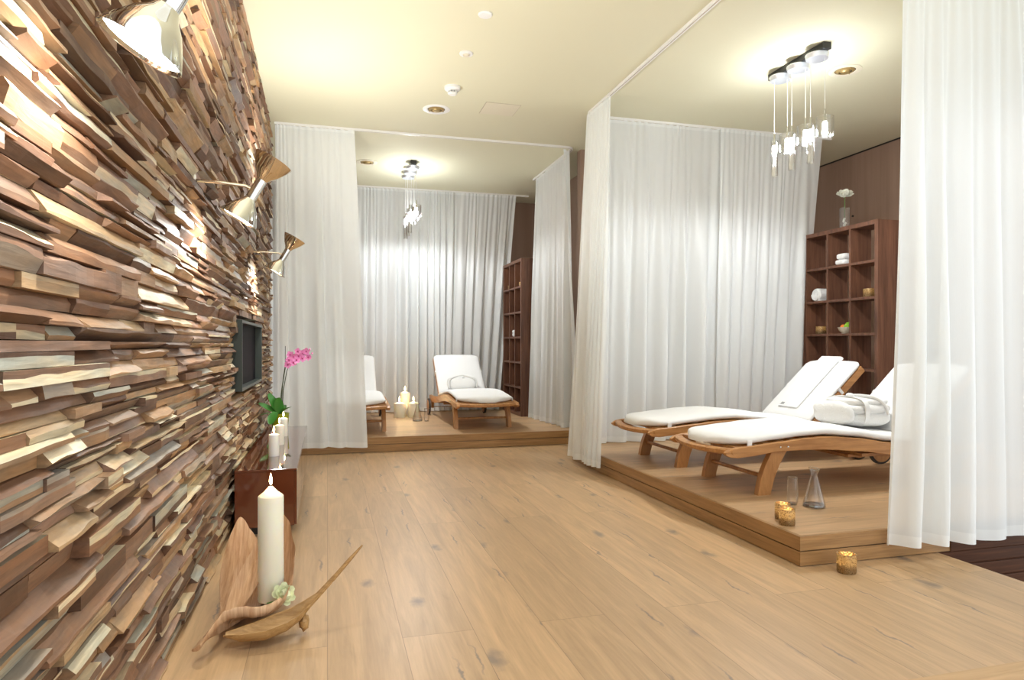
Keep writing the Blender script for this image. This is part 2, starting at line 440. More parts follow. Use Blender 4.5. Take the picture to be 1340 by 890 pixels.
# ---------------------------------------------------------------- structure
mb = MB(); mb.box((-0.62, 1.61, -0.06), (STX, YB, 0)); mb.box((STX, PY0+0.02, -0.06), (XR, YB, 0))
struct(mb.build('floor', M['floor'], smooth=False))
mb = MB(); mb.box((-0.62, 1.45, -0.06), (STX, 1.608, 0.002)); struct(mb.build('trim_1', M['oak_trim'], smooth=False))
mb = MB(); mb.box((-0.62, -1.2, -0.06), (STX, 1.448, 0.0)); struct(mb.build('floor_front', M['floor'], smooth=False))
mb = MB(); mb.box((-1.3, 1.0, HC), (XR+0.1, YB+0.1, HC+0.1)); struct(mb.build('ceiling', M['ceiling'], smooth=False))
mb = MB(); mb.box((XR, 2.4, -1.3), (XR+0.1, YB+0.1, HC-0.012)); struct(mb.build('wall_right', M['brown_wall'], smooth=False))
mb = MB(); mb.box((-1.3, YB, -0.06), (XR, YB+0.1, HC)); struct(mb.build('wall_back', M['brown_wall'], smooth=False))
mb = MB(); mb.box((2.50, 6.42, 0.0), (XR, 6.52, HC)); struct(mb.build('wall_middle', M['brown_wall'], smooth=False))
mb = MB(); mb.box((2.84, 6.52, 0.0), (2.94, YB, HC)); struct(mb.build('wall_partition', M['brown_wall'], smooth=False))
mb = MB(); mb.box((-1.3, 6.60, 0.0), (-1.2, YB, HC)); struct(mb.build('wall_alcove', M['brown_wall'], smooth=False))
mb = MB(); mb.box((-1.3, 6.5, 0.0), (-0.56, 6.60, HC)); struct(mb.build('wall_return', M['brown_wall'], smooth=False))
# dark shadow gap trim where the right wall meets the ceiling
mb = MB(); mb.box((XR-0.004, 2.4, HC-0.014), (XR+0.05, 6.42, HC)); struct(mb.build('trim_2', M['black'], smooth=False))
# stairwell: glossy brown boards below the podium front, a lower landing
mb = MB()
for k in range(12):
    z1 = -0.004-0.072*k
    mb.box((STX+0.0, PY0+0.012, z1-0.066), (XR, PY0+0.05, z1), 0.004)
mb.box((STX, PY0+0.02, -0.9), (XR, PY0+0.06, -0.062))
struct(mb.build('wall_stairwell', M['dark_panel'], smooth=False))
mb = MB(); mb.box((STX-0.02, -1.2, -0.95), (XR, PY0+0.05, -0.8)); struct(mb.build('floor_lower', M['lower'], smooth=False))
mb = MB(); mb.box((STX-0.02, -1.2, -0.8), (STX-0.001, PY0+0.012, -0.06)); struct(mb.build('trim_3', M['oak_trim'], smooth=False))

# split-wood cladding of the left wall -----------------------------------------
random.seed(7)
PAL = [(0.17,0.088,0.052),(0.235,0.128,0.078),(0.30,0.172,0.108),(0.20,0.125,0.09),(0.37,0.235,0.145),
       (0.42,0.26,0.14),(0.26,0.165,0.125),(0.13,0.07,0.045),(0.33,0.20,0.14),(0.47,0.33,0.20)]
SAP = [(0.66,0.58,0.40),(0.56,0.49,0.33),(0.72,0.66,0.48),(0.40,0.40,0.33),(0.50,0.40,0.26),(0.34,0.30,0.25)]
PAL = [(r*0.86, g*0.86, b*0.80) for r, g, b in PAL]
XB = -0.56; XF = -0.475; WY0, WY1 = -0.6, 6.42
mb = MB(); z = 0.004
NICHE = (3.96, 5.13, 0.735, 1.143)
row = 0
while z < HC-0.004:
    h = min(random.choice([0.020, 0.024, 0.028, 0.031, 0.035, 0.040, 0.047]), HC-0.002-z)
    if h < 0.010: break
    y = WY0-random.random()*0.2
    while y < WY1:
        L = random.uniform(0.10, 0.36) if random.random() < 0.72 else random.uniform(0.36, 0.65)
        y1 = min(y+L, WY1+0.01)
        if y1-y < 0.03: break
        inn = (y1 > NICHE[0] and y < NICHE[1] and z+h > NICHE[2] and z < NICHE[3])
        ya, yb_ = y, y1
        if inn:
            if y < NICHE[0]-0.04: yb_ = NICHE[0]
            elif y1 > NICHE[1]+0.04: ya = NICHE[1]
            else: y = y1; continue
        base = random.choice(PAL); sap = random.choice(SAP)
        f = random.uniform(0.85, 1.15); base = tuple(c*f for c in base)
        kind = random.random()
        dmax = 0.010+0.034*random.random()**1.2
        d_lo = dmax*random.uniform(0.3, 1.0); d_hi = dmax*random.uniform(0.3, 1.0); d_mid = dmax
        mid = random.uniform(0.25, 0.75)
        if kind < 0.28: d_lo = dmax; d_hi = dmax*random.uniform(-0.2, 0.35); mid = random.uniform(0.08, 0.35)
        elif kind < 0.52: d_hi = dmax; d_lo = dmax*random.uniform(-0.2, 0.35); mid = random.uniform(0.65, 0.92)
        elif kind < 0.74: d_lo = d_hi = d_mid = dmax
        n = max(3, int((yb_-ya)/0.035)); ph = random.uniform(0, 50); amp = random.uniform(0.001, 0.006)
        tilt = random.uniform(-0.002, 0.002)
        rings = []
        for k in range(n+1):
            t = k/n; yy = ya+0.0008+(yb_-ya-0.0016)*t
            wv = noise.noise(Vector((ph, yy*9, 0)))*amp*1.7; wm = noise.noise(Vector((ph+9, yy*8, 3)))*0.22
            mm = min(0.96, max(0.04, mid+wm)); zt = (t-0.5)*tilt
            b0 = XB+0.046
            x_lo = b0+max(0.002, d_lo+wv*0.7); x_mi = b0+max(0.003, d_mid+wv); x_hi = b0+max(0.002, d_hi+wv*0.8)
            rings.append([(XB, yy, z+zt), (x_lo, yy, z+0.0007+zt), (x_mi, yy, z+h*mm+zt), (x_hi, yy, z+h-0.0007+zt), (XB, yy, z+h+zt)])
        vs = [p for r in rings for p in r]; fs = []; cs = []
        two = random.random()
        c_lo = sap if two < 0.12 else base
        c_hi = sap if two > 0.72 else base
        c_under = sap if random.random() < 0.18 else base
        c_top = sap if random.random() < 0.45 else base
        cols = [c_under, c_lo, c_hi, c_top]
        for i in range(n):
            for j in range(4):
                fs.append((i*5+j, i*5+j+1, (i+1)*5+j+1, (i+1)*5+j)); cs.append(cols[j])
        fs.append((4, 3, 2, 1, 0)); cs.append(tuple(c*0.9 for c in base))
        fs.append(tuple(n*5+j for j in range(5))); cs.append(tuple(c*0.9 for c in base))
        o = len(mb.v); mb.v += vs; mb.f += [tuple(q+o for q in ff) for ff in fs]; mb.c += cs
        y = y1
    z += h; row += 1
wl = mb.build('wall_left', M['clad'], smooth=False); struct(wl)
mb = MB()
mb.box((-0.68, WY0, 0.0), (XB, NICHE[0], HC)); mb.box((-0.68, NICHE[1], 0.0), (XB, 6.45, HC))
mb.box((-0.68, NICHE[0], 0.0), (XB, NICHE[1], NICHE[2])); mb.box((-0.68, NICHE[0], NICHE[3]), (XB, NICHE[1], HC))
mb.box((-0.68, -1.2, 0.0), (XB, WY0, HC)); mb.box((-0.70, NICHE[0]-.1, NICHE[2]-.1), (-0.68, NICHE[1]+.1, NICHE[3]+.1))
struct(mb.build('wall_left_backing', M['brown_wall'], smooth=False))

# ---------------------------------------------------------------- podiums
def podium(x0, y0, x1, y1, label, dark_from=None):
    t = thing('wooden_platform', label, 'platform', ((x0+x1)/2, y0, 0))
    ox, oy = (x0+x1)/2, y0
    a, b, c, d = x0-ox, x1-ox, 0.0, y1-oy
    mb = MB(); mb.box((a, c, PZ-0.064), (b, d, PZ), 0.0); up = mb.build('upper_step_layer', M['podium_side'], t, smooth=False)
    mb = MB(); mb.box((a+0.001, c+0.001, 0.004), (b-0.001, d-0.001, PZ-0.069), 0.0); mb.build('lower_step_layer', M['podium_side'], t, smooth=False)
    mb = MB(); mb.box((a+0.012, c+0.012, 0.0), (b-0.012, d-0.012, PZ-0.05)); mb.build('recessed_core', M['black'], t, smooth=False)  # painted black to stand for the shadow in the grooves
    mb = MB(); mb.box((a+0.018, c+0.018, PZ-0.01), (b-0.001, d-0.001, PZ+0.0008)); mb.build('board_top', M['podium_top'], t, smooth=False)
    if dark_from:
        mb = MB(); mb.box((dark_from-ox, -0.004, 0.002), (b, 0.0, PZ-0.071)); mb.box((dark_from-ox, -0.004, PZ-0.062), (b, 0.0, PZ)); mb.build('dark_front_board', M['dark_panel'], t, smooth=False)
    return t
podium(PX0, PY0, XR-0.01, PY1, 'long oak step platform in front, carrying two wooden loungers side by side', 2.90)
podium(-0.55, FY0, 2.83, YB-0.01, 'oak step platform at the back of the room behind the left curtain')

# ---------------------------------------------------------------- curtain tracks
def track(name_label, pts, offset):
    t = thing('curtain_track', name_label, 'curtain track', (pts[0][0], pts[0][1], HC))
    o = Vector((pts[0][0], pts[0][1], 0))
    # rounded polyline
    P = [Vector((p[0], p[1], 0)) for p in pts]; out = [P[0]]
    for i in range(1, len(P)-1):
        a = (P[i-1]-P[i]).normalized(); b = (P[i+1]-P[i]).normalized(); r = 0.09
        for k in range(7):
            u = k/6; out.append((P[i]+a*r)*(1-u)**2+P[i]*2*u*(1-u)+(P[i]+b*r)*u*u)
    out.append(P[-1])
    def ribbon(w, z0, z1, nm, mat):
        mb = MB(); rings = []
        for i, p in enumerate(out):
            d = (out[min(i+1, len(out)-1)]-out[max(i-1, 0)]).normalized(); n = Vector((-d.y, d.x, 0))*w
            q = p-o
            rings.append([(q.x-n.x, q.y-n.y, z0), (q.x+n.x, q.y+n.y, z0), (q.x+n.x, q.y+n.y, z1), (q.x-n.x, q.y-n.y, z1)])
        mb.loft(rings, True, True); return mb.build(nm, mat, t, smooth=False)
    ribbon(0.014, -0.020, -0.0005, 'rail', M['track'])
    ribbon(0.003, -0.0212, -0.0198, 'groove', M['hatch_gap'])
    return t
track('long white curtain rail on the ceiling around the right bay', [(4.70, 5.43), (2.167, 5.43), (2.167, 2.60), (5.3, 2.60)], 0)
track('white curtain rail on the ceiling across the front of the far left bay', [(-0.46, 6.354), (2.40, 6.354), (2.40, 7.72)], 0)
track('short white curtain rail at the back of the far left bay', [(-1.1, 8.60), (2.60, 8.60)], 0)

# ---------------------------------------------------------------- curtains
def curtain(label, top, bot, ztop, zbot, folds, amp_t, amp_b, seed, group='sheer white curtains', lean=None, zvar=0.0, nu=None, bulge=0.0):
    """top and bot: polylines (x, y) at the rail and at the hem; folds are counted along the width"""
    rnd = random.Random(seed)
    nu = nu or int(folds*26); nv = 44
    def at(poly, u):
        L = [0]
        for a, b in zip(poly, poly[1:]): L.append(L[-1]+math.dist(a, b))
        s = u*L[-1]
        for i in range(len(poly)-1):
            if s <= L[i+1]+1e-9:
                t = (s-L[i])/(L[i+1]-L[i]); a, b = poly[i], poly[i+1]
                d = Vector((b[0]-a[0], b[1]-a[1])).normalized()
                return Vector((a[0]+(b[0]-a[0])*t, a[1]+(b[1]-a[1])*t)), Vector((-d.y, d.x))
        return Vector(poly[-1]), Vector((0, 1))
    # irregular fold phase
    ph = [0.0]; am = []
    for i in range(nu):
        ph.append(ph[-1]+2*PI*folds/nu*max(0.15, 1+1.3*noise.noise(Vector((i/nu*folds*0.45, seed*1.7, 0)))))
    hz = HC-0.021
    rows = []
    for j in range(nv+1):
        v = j/nv                       # 0 top, 1 bottom
        row_ = []
        for i in range(nu+1):
            u = i/nu
            pt, n1 = at(top, u); pb, n2 = at(bot, u)
            p = pt.lerp(pb, v**1.0); n = n1.lerp(n2, v)
            if n.length < 1e-5: n = n1
            n.normalize()
            e = min(1.0, v*6)
            q_ = ph[i]+1.6*v*noise.noise(Vector((u*folds*0.30, seed+7, v*1.1)))
            low = math.sin(q_)+0.22*math.sin(2*q_+0.8)
            fine = math.sin(ph[i]*2.6+1.3)*(1.25-v)+0.2*math.sin(ph[i]*4.3+2.0*noise.noise(Vector((u*9, seed, v))))*(0.4+0.3*v)
            big = noise.noise(Vector((u*folds*0.22+seed, v*0.9, 5)))
            a = amp_t*(1-e)+((amp_t+(amp_b-amp_t)*v))*e
            loc = 0.30+1.9*abs(noise.noise(Vector((u*folds*0.33, seed+2, v*0.7))))*1.3
            off = a*(loc*(0.25+0.75*min(1, v*2.2))*low+0.22*fine*(1-0.55*v))+amp_b*0.7*big*v
            off += 0.004*math.sin(ph[i]*3.1)*(1-e)
            # sharpen ridges a little
            x = p.x+n.x*off; y = p.y+n.y*off
            # sideways slip makes folds overlap
            tx = Vector((n.y, -n.x)); sl = a*0.42*math.cos(ph[i]*1.0+0.6)*e
            x += tx.x*sl; y += tx.y*sl
            zz = hz+(zbot+zvar*noise.noise(Vector((u*folds*0.5, seed, 9)))-hz)*v if ztop is None else ztop+(zbot-ztop)*v
            row_.append((x, y, zz))
        rows.append(row_)
    k = nv-1
    # hem band: the last 5 cm
    def lerp3(a, b, t): return tuple(a[q]+(b[q]-a[q])*t for q in range(3))
    H = hz-zbot; frac = 0.05/(H/nv)
    cut = nv-max(1, int(math.ceil(frac)))
    tt = (nv-cut)-frac
    cutrow = [lerp3(rows[cut][i], rows[cut+1][i], tt if tt < 1 else 0.99) for i in range(nu+1)]
    mb = MB(); mb.loft(rows[:cut+1]+[cutrow], closed=False, caps=False)
    o = mb.build('sheer_curtain', M['sheer'], smooth=True, ang=180)
    tag(o, label, 'curtain', group)
    mb = MB(); mb.loft([cutrow]+rows[cut+1:], closed=False, caps=False)
    mb.build('hem', M['sheer_hem'], o, smooth=True, ang=180)
    # gathered heading tape
    hd = [[(p[0], p[1], p[2]) for p in rows[0]], [(p[0], p[1], p[2]-0.028) for p in rows[0]]]
    mb = MB()
    hd2 = [[(p[0], p[1]-0.0015, p[2]+0.0) for p in rows[0]], [(rows[1][i][0]*0.4+rows[0][i][0]*0.6, (rows[1][i][1]*0.4+rows[0][i][1]*0.6)-0.0015, rows[0][i][2]-0.028) for i in range(nu+1)]]
    mb.loft(hd2, closed=False, caps=False); mb.build('heading_tape', M['sheer_hem'], o, smooth=True, ang=180)
    return o

G1 = None
curtain('wide sheer white curtain hanging beside the split-wood wall at the far bay',
        [(-0.455, 6.354), (0.24, 6.354)], [(-0.43, 6.27), (0.34, 6.27)], None, 0.065, 5.5, 0.014, 0.030, 1, zvar=0.02)
curtain('left sheer curtain at the back of the far bay, behind the lit group of candles',
        [(-1.05, 8.60), (1.33, 8.60)], [(-1.05, 8.60), (1.31, 8.60)], None, PZ+0.012, 16, 0.018, 0.055, 2)
curtain('right sheer curtain at the back of the far bay, ending at the tall narrow shelf',
        [(1.30, 8.585), (2.42, 8.585)], [(1.30, 8.60), (2.18, 8.62)], None, PZ+0.012, 8, 0.018, 0.05, 3)
curtain('sheer curtain on the right side of the far bay, hem resting on the far platform',
        [(2.30, 6.375), (2.38, 6.44), (2.405, 7.64)], [(2.50, 6.40), (2.37, 6.55), (2.30, 7.60)], None, PZ+0.006, 11, 0.018, 0.035, 4)
curtain('narrow bundle of sheer curtain at the far left corner of the near platform',
        [(2.155, 5.40), (2.167, 4.93)], [(1.945, 5.31), (1.985, 4.70)], None, 0.065, 6, 0.014, 0.022, 5, zvar=0.01)
curtain('left half of the sheer curtain wall behind the two near loungers',
        [(2.20, 5.43), (3.52, 5.43)], [(2.16, 5.42), (3.45, 5.43)], None, PZ+0.010, 7, 0.016, 0.055, 6)
curtain('right half of the sheer curtain wall, ending at the walnut shelf with towels',
        [(3.47, 5.40), (4.60, 5.425)], [(3.40, 5.38), (4.34, 5.42)], None, PZ+0.010, 6, 0.014, 0.045, 8)
curtain('large sheer white curtain in the right foreground hanging over the platform front edge',
        [(2.675, 2.60), (3.95, 2.60)], [(2.475, 2.50), (3.98, 2.45)], None, 0.075, 7.5, 0.014, 0.042, 9, zvar=0.03)

# ---------------------------------------------------------------- ceiling fittings
def disc_plate(label, x, y, r, second=False):
    mb = MB(); mb.lathe([(0.001, 0), (r, 0), (r, -0.006), (r*0.93, -0.010), (0.001, -0.011)], 32, (0, 0, 0))
    o = mb.build('ceiling_disc', M['white_plastic']); o.location = (x, y, HC)
    tag(o, label, 'ceiling fitting')
    if second:
        m2 = MB(); m2.lathe([(0.001, -0.0105), (r*0.5, -0.0105), (r*0.42, -0.022), (0.001, -0.024)], 24, (0, 0, 0))
        m2.build('sensor_lens', M['ceramic'], o)
    return o
disc_plate('plain round white ceiling plate nearest the camera', 0.920, 3.945, 0.043)
disc_plate('round white ceiling sensor with a grey centre, second from the camera', 0.917, 4.509, 0.047, True)
t = thing('smoke_detector', 'white smoke detector hanging below the ceiling in front of the round air vent', 'smoke detector', (0.934, 5.128, HC))
mb = MB(); mb.lathe([(0.001, 0), (0.062, 0), (0.062, -0.018), (0.052, -0.028), (0.034, -0.032), (0.001, -0.033)], 32); mb.build('base', M['white_plastic'], t)
mb = MB(); mb.lathe([(0.028, -0.030), (0.028, -0.048), (0.001, -0.048)], 24); mb.build('sensing_chamber', M['tagcol'], t)
mb = MB(); mb.lathe([(0.001, -0.047), (0.036, -0.047), (0.036, -0.054), (0.026, -0.062), (0.001, -0.063)], 28); mb.build('cap', M['white_plastic'], t)
for k in range(8):
    a = k*PI/4; mb = MB(); mb.box((0.0285, -0.002, -0.048), (0.034, 0.002, -0.031)); 
    mb.build('rib', M['white_plastic'], t, xf=Matrix.Rotation(a, 4, 'Z'))
def vent(label, x, y, r, group=None, ring=None):
    t = thing('air_vent', label, 'vent', (x, y, HC))
    mb = MB(); mb.lathe([(r, 0), (r, -0.004), (r*0.93, -0.008), (r*0.66, -0.005), (r*0.62, 0)], 40, caps=False); mb.build('outer_ring', ring or M['white_plastic'], t)
    mb = MB(); mb.lathe([(0.001, -0.002), (r*0.63, -0.002)], 32, caps=False); mb.build('backing_plate', M['black'], t)
    mb = MB(); mb.lathe([(r*0.60, -0.003), (r*0.44, -0.012), (r*0.40, -0.010), (r*0.42, -0.004)], 32, caps=False, closed_prof=True); mb.build('middle_ring', M['vent_in'], t)
    mb = MB(); mb.lathe([(r*0.34, -0.003), (r*0.24, -0.018), (0.001, -0.020)], 28, caps=False); mb.build('centre_cone', M['vent_in'], t)
    for k in range(3):
        mb = MB(); mb.box((0.01, -0.003, -0.010), (r*0.62, 0.003, -0.003)); mb.build('spoke', M['vent_in'], t, xf=Matrix.Rotation(k*2*PI/3+0.4, 4, 'Z'))
    return t
vent('round bronze-centred air vent with a white ring beside the smoke detector', 0.891, 5.648, 0.115)
vent('beige round air vent next to the near chandelier plate', 3.64, 4.06, 0.112, ring=M['hatch'])
vent('small distant air vent inside the far bay ceiling', 0.415, 7.487, 0.115, ring=M['hatch'])
t = thing('access_hatch', 'flush rectangular access hatch in the ceiling beside the air vent', 'hatch', (1.41, 5.505, HC))
mb = MB(); mb.box((-0.15, -0.138, -0.002), (0.15, 0.138, -0.0003)); mb.build('frame_gap', M['hatch_gap'], t, smooth=False)
mb = MB(); mb.box((-0.146, -0.134, -0.004), (0.146, 0.134, -0.0015)); mb.build('hatch_panel', M['hatch'], t, smooth=False)

# ---------------------------------------------------------------- chandeliers
def chandelier(label, x, ys, xo, power):
    """plate runs along Y; each of the three canopies carries two glass pendants"""
    yc = sum(ys)/3
    t = thing('glass_pendant_chandelier', label, 'chandelier', (x, yc, HC))
    mb = MB(); y0, y1 = ys[0]-yc-0.10, ys[-1]-yc+0.10
    pl = []
    mb.box((-0.032, y0, -0.045), (0.032, y1, 0.0), 0.004); mb.build('mounting_plate', M['black'], t, smooth=False)
    for i, y in enumerate(ys):
        q = y-yc
        c = MB(); c.lathe([(0.001, -0.046), (0.068, -0.046), (0.075, -0.050)], 32, (0, q, 0)); c.lathe([(0.075, -0.046), (0.077, -0.050), (0.070, -0.078), (0.001, -0.080)], 32, (0, q, 0))
        can = c.build('canopy', M['canopy'], t)
        for k, (dx, dy, zt, r, h, zc) in enumerate([(-0.028, 0.030, -0.46, 0.024, 0.26, -0.62), (0.034, -0.034, -0.42, 0.056, 0.125, -0.575)]):
            px, py = dx, q+dy
            w = MB(); w.tube([(px, py, -0.079), (px, py, zt)], 0.0018, 6); w.build('wire', M['track'], t)
            w = MB(); w.lathe([(0.001, 0.0), (0.006, 0.0), (0.007, -0.015), (0.007, -0.075), (0.010, -0.085), (0.001, -0.086)], 16, (px, py, zt)); w.build('lamp_socket', M['chrome'], t)
            b = MB(); b.ellipsoid((px, py, zt-0.105), (0.015, 0.015, 0.026), 14, 8); bo = b.build('bulb', M['bulb'], t)
            g = MB(); zz0 = zt-0.05 if k == 0 else zt-0.055
            zb = zz0-h
            g.lathe([(r, zz0), (r, zb), (r-0.0035, zb), (r-0.0035, zz0)], 32, (px, py, 0), caps=False, closed_prof=True)
            g.build('glass_cylinder', M['lamp_glass'], t)
            light('pendant_light', 'POINT', t, (px, py, zt-0.105), power*0.38, (0.95, 0.975, 1.0), size=0.018)
            light('pendant_spot', 'SPOT', t, (px, py, zt-0.13), power*0.40, (0.95, 0.975, 1.0), Vector((0, 0, -1)).rotation_difference(Vector((0, 0, -1))), 0.02, math.radians(176), 0.35)
    return t
chandelier('three-canopy chandelier of lit glass cylinders above the two near loungers', 3.18, [3.80, 3.99, 4.18], 0, P_PENDANT)
chandelier('far chandelier of lit glass cylinders inside the back left bay', 0.90, [7.36, 7.57, 7.78], 0, P_FAR_PENDANT)

# ---------------------------------------------------------------- wall lamps
def wall_lamp(label, y, dx=0.0, dz=0.0):
    lo = Vector((-0.352+dx, 0, 1.510+dz)); hi = Vector((-0.222+dx, 0, 1.742+dz))
    t = thing('double_wall_lamp', label, 'wall lamp', (0, y, 0), group='chrome double wall lamps')
    t.location = (XF, y, 1.62)
    off = Vector((XF, 0, 1.62)); lo = lo-off; hi = hi-off
    ax = (hi-lo).normalized(); mid = (lo+hi)/2
    ce = MB(); ce.lathe([(0.001, -0.052), (0.021, -0.052), (0.021, 0.052), (0.001, 0.052)], 24, mid, ax); ce.build('centre_tube', M['chrome'], t)
    def head(sgn, nm):
        a = ax*sgn
        h = MB()
        prof = [(0.018, 0.040), (0.025, 0.050), (0.030, 0.060), (0.046, 0.078), (0.058, 0.098), (0.070, 0.120), (0.077, 0.135), (0.078, 0.138)]
        inner = [(r-0.003, z_-0.001) for r, z_ in reversed(prof)]
        h.lathe(prof+inner, 40, mid, a, caps=False, closed_prof=True)
        o = h.build('lamp_head', M['chrome'] if sgn < 0 else M['chrome_wood_reflect'], t)
        b = MB(); b.lathe([(0.001, 0.131), (0.066, 0.131), (0.069, 0.127)], 36, mid, a, caps=False); b.build('lit_lens', M['disc'], o)
        v = MB()
        for q in range(4):
            pass
        rot = Vector((0, 0, -1)).rotation_difference(a)
        light('lamp_light', 'SPOT', t, mid+a*0.150, P_WALL_LAMP*0.5 if sgn < 0 else P_WALL_LAMP*2.1, (1.0, 0.97, 0.92), rot, 0.05, math.radians(165), 0.6)
        return o
    head(-1, 'lower'); head(1, 'upper')
    arm = MB(); arm.tube([(-0.02, -0.02, 0.02), (0.07, -0.018, 0.018), (mid.x-0.04, -0.01, mid.z+0.01), (mid.x-0.01, 0, mid.z)], 0.006, 12); arm.build('arm', M['chrome_wood_reflect'], t)
    ro = MB(); ro.lathe([(0.001, 0.0), (0.035, 0.0), (0.035, 0.008), (0.030, 0.013), (0.001, 0.013)], 28, (-0.035, -0.02, 0.02), (1, 0, 0)); ro.build('wall_rose', M['chrome_wood_reflect'], t)
wall_lamp('nearest chrome double wall lamp at the top left, its lower head glowing', 1.36, 0.024, 0.035)
wall_lamp('middle chrome double wall lamp on the split-wood wall', 2.86, 0.010, -0.004)
wall_lamp('farthest chrome double wall lamp, in front of the white curtain edge', 4.92)

# ---------------------------------------------------------------- wall niche box
y0, y1, z0, z1 = NICHE; y0 += 0.006; y1 -= 0.006; z0 += 0.005; z1 -= 0.005
t = thing('framed_wall_screen', 'black screen recessed in a dark green-grey steel frame on the split-wood wall', 'screen', (XF, (y0+y1)/2, z0))
ox, oy, oz = XF, (y0+y1)/2, z0
xb, xf_ = -0.55-ox, -0.455-ox; a, b, h = y0-oy, y1-oy, z1-z0
for nm, A, B in [('side_panel', (xb, a, 0), (xf_, a+0.016, h)), ('side_panel', (xb, b-0.016, 0), (xf_, b, h)),
                 ('top_panel', (xb, a+0.016, h-0.016), (xf_, b-0.016, h)), ('bottom_panel', (xb, a+0.016, 0), (xf_, b-0.016, 0.016))]:
    mb = MB(); mb.box(A, B, 0.001); mb.build(nm, M['niche'], t, smooth=False)
mb = MB(); mb.box((xb, a+0.016, 0.016), (-0.500-ox, b-0.016, h-0.016)); mb.build('screen_panel', M['niche_in'], t, smooth=False)

# ---------------------------------------------------------------- cabinet
cy0, cy1, cx0, cx1 = 3.70, 5.62, -0.462, -0.156
t = thing('low_cabinet', 'low glossy reddish-brown cabinet along the foot of the split-wood wall', 'cabinet', ((cx0+cx1)/2, (cy0+cy1)/2, 0))
hx, hy = (cx1-cx0)/2, (cy1-cy0)/2
mb = MB(); mb.box((-hx, -hy, 0.05), (hx-0.012, hy, 0.338), 0.002); mb.build('body', M['cabinet'], t, smooth=False)
mb = MB(); mb.box((-hx, -hy-0.003, 0.338), (hx, hy, 0.350), 0.002); mb.build('top_panel', M['cabinet'], t, smooth=False)
for k in range(3):
    ya = -hy+2*hy*k/3+0.003; yb_ = -hy+2*hy*(k+1)/3-0.003
    mb = MB(); mb.box((hx-0.012, ya, 0.054), (hx, yb_, 0.334), 0.002); mb.build('drawer', M['cabinet'], t, smooth=False)
mb = MB(); mb.box((-hx+0.02, -hy+0.06, 0.0), (hx-0.045, hy-0.04, 0.05)); mb.build('plinth', M['black_base'], t, smooth=False)

# ---------------------------------------------------------------- candles
def flame_part(parent, z, s=1.0, power=0.35, x=0, y=0):
    w = MB(); w.tube([(x, y, z-0.004), (x, y, z+0.008*s)], 0.0012*s+0.0004, 6); w.build('wick', M['wick'], parent)
    f = MB(); f.lathe([(0.0003, 0), (0.003*s, 0.003*s), (0.0052*s, 0.011*s), (0.0042*s, 0.021*s), (0.0018*s, 0.031*s), (0.0002, 0.038*s)], 14, (x, y, z+0.004*s)); f.build('flame', M['flame'], parent)
    light('flame_light', 'POINT', parent, (x, y, z+0.02*s), power, (1.0, 0.62, 0.28), size=0.012)
def pillar_candle(label, x, y, z, r, h, mat, group=None, tip=0.35, power=0.35, s=1.0):
    t = thing('pillar_candle', label, 'candle', (x, y, z), group=group)
    mb = MB(); hh = h-tip*r
    mb.lathe([(0.001, 0), (r*0.97, 0), (r, 0.004), (r*0.985, hh*0.5), (r*0.975, hh-0.003), (r*0.93, hh), (r*0.5, hh+tip*r*0.45), (r*0.16, h-0.002), (0.001, h)], 36)
    mb.build('wax_body', mat, t)
    flame_part(t, h, s, power)
    return t
pillar_candle('tall thick ivory candle burning in the dried leaf boat on the floor', -0.205, 2.66, 0.045, 0.047, 0.425, M['wax'], tip=0.75, power=0.7, s=1.15)
for i, (y, nm) in enumerate([(4.14, 'nearest'), (4.60, 'middle'), (5.02, 'farthest')]):
    pillar_candle(nm+' of the three short white candles in a row on the brown cabinet', -0.302, y, 0.350, 0.030, 0.135, M['wax_white'], 'candles on the cabinet', tip=0.3, power=0.3)
for x, y, r, h, nm in [(0.905, 8.16, 0.062, 0.30, 'tallest candle at the back of the lit group on the far platform'),
                       (0.822, 8.00, 0.066, 0.19, 'short ivory candle at the left front of the far platform group'),
                       (0.985, 7.98, 0.066, 0.19, 'short ivory candle at the right front of the far platform group')]:
    pillar_candle(nm, x, y, PZ, r, h, M['wax'], 'candle group on the far platform', tip=0.3, power=0.9, s=1.5)

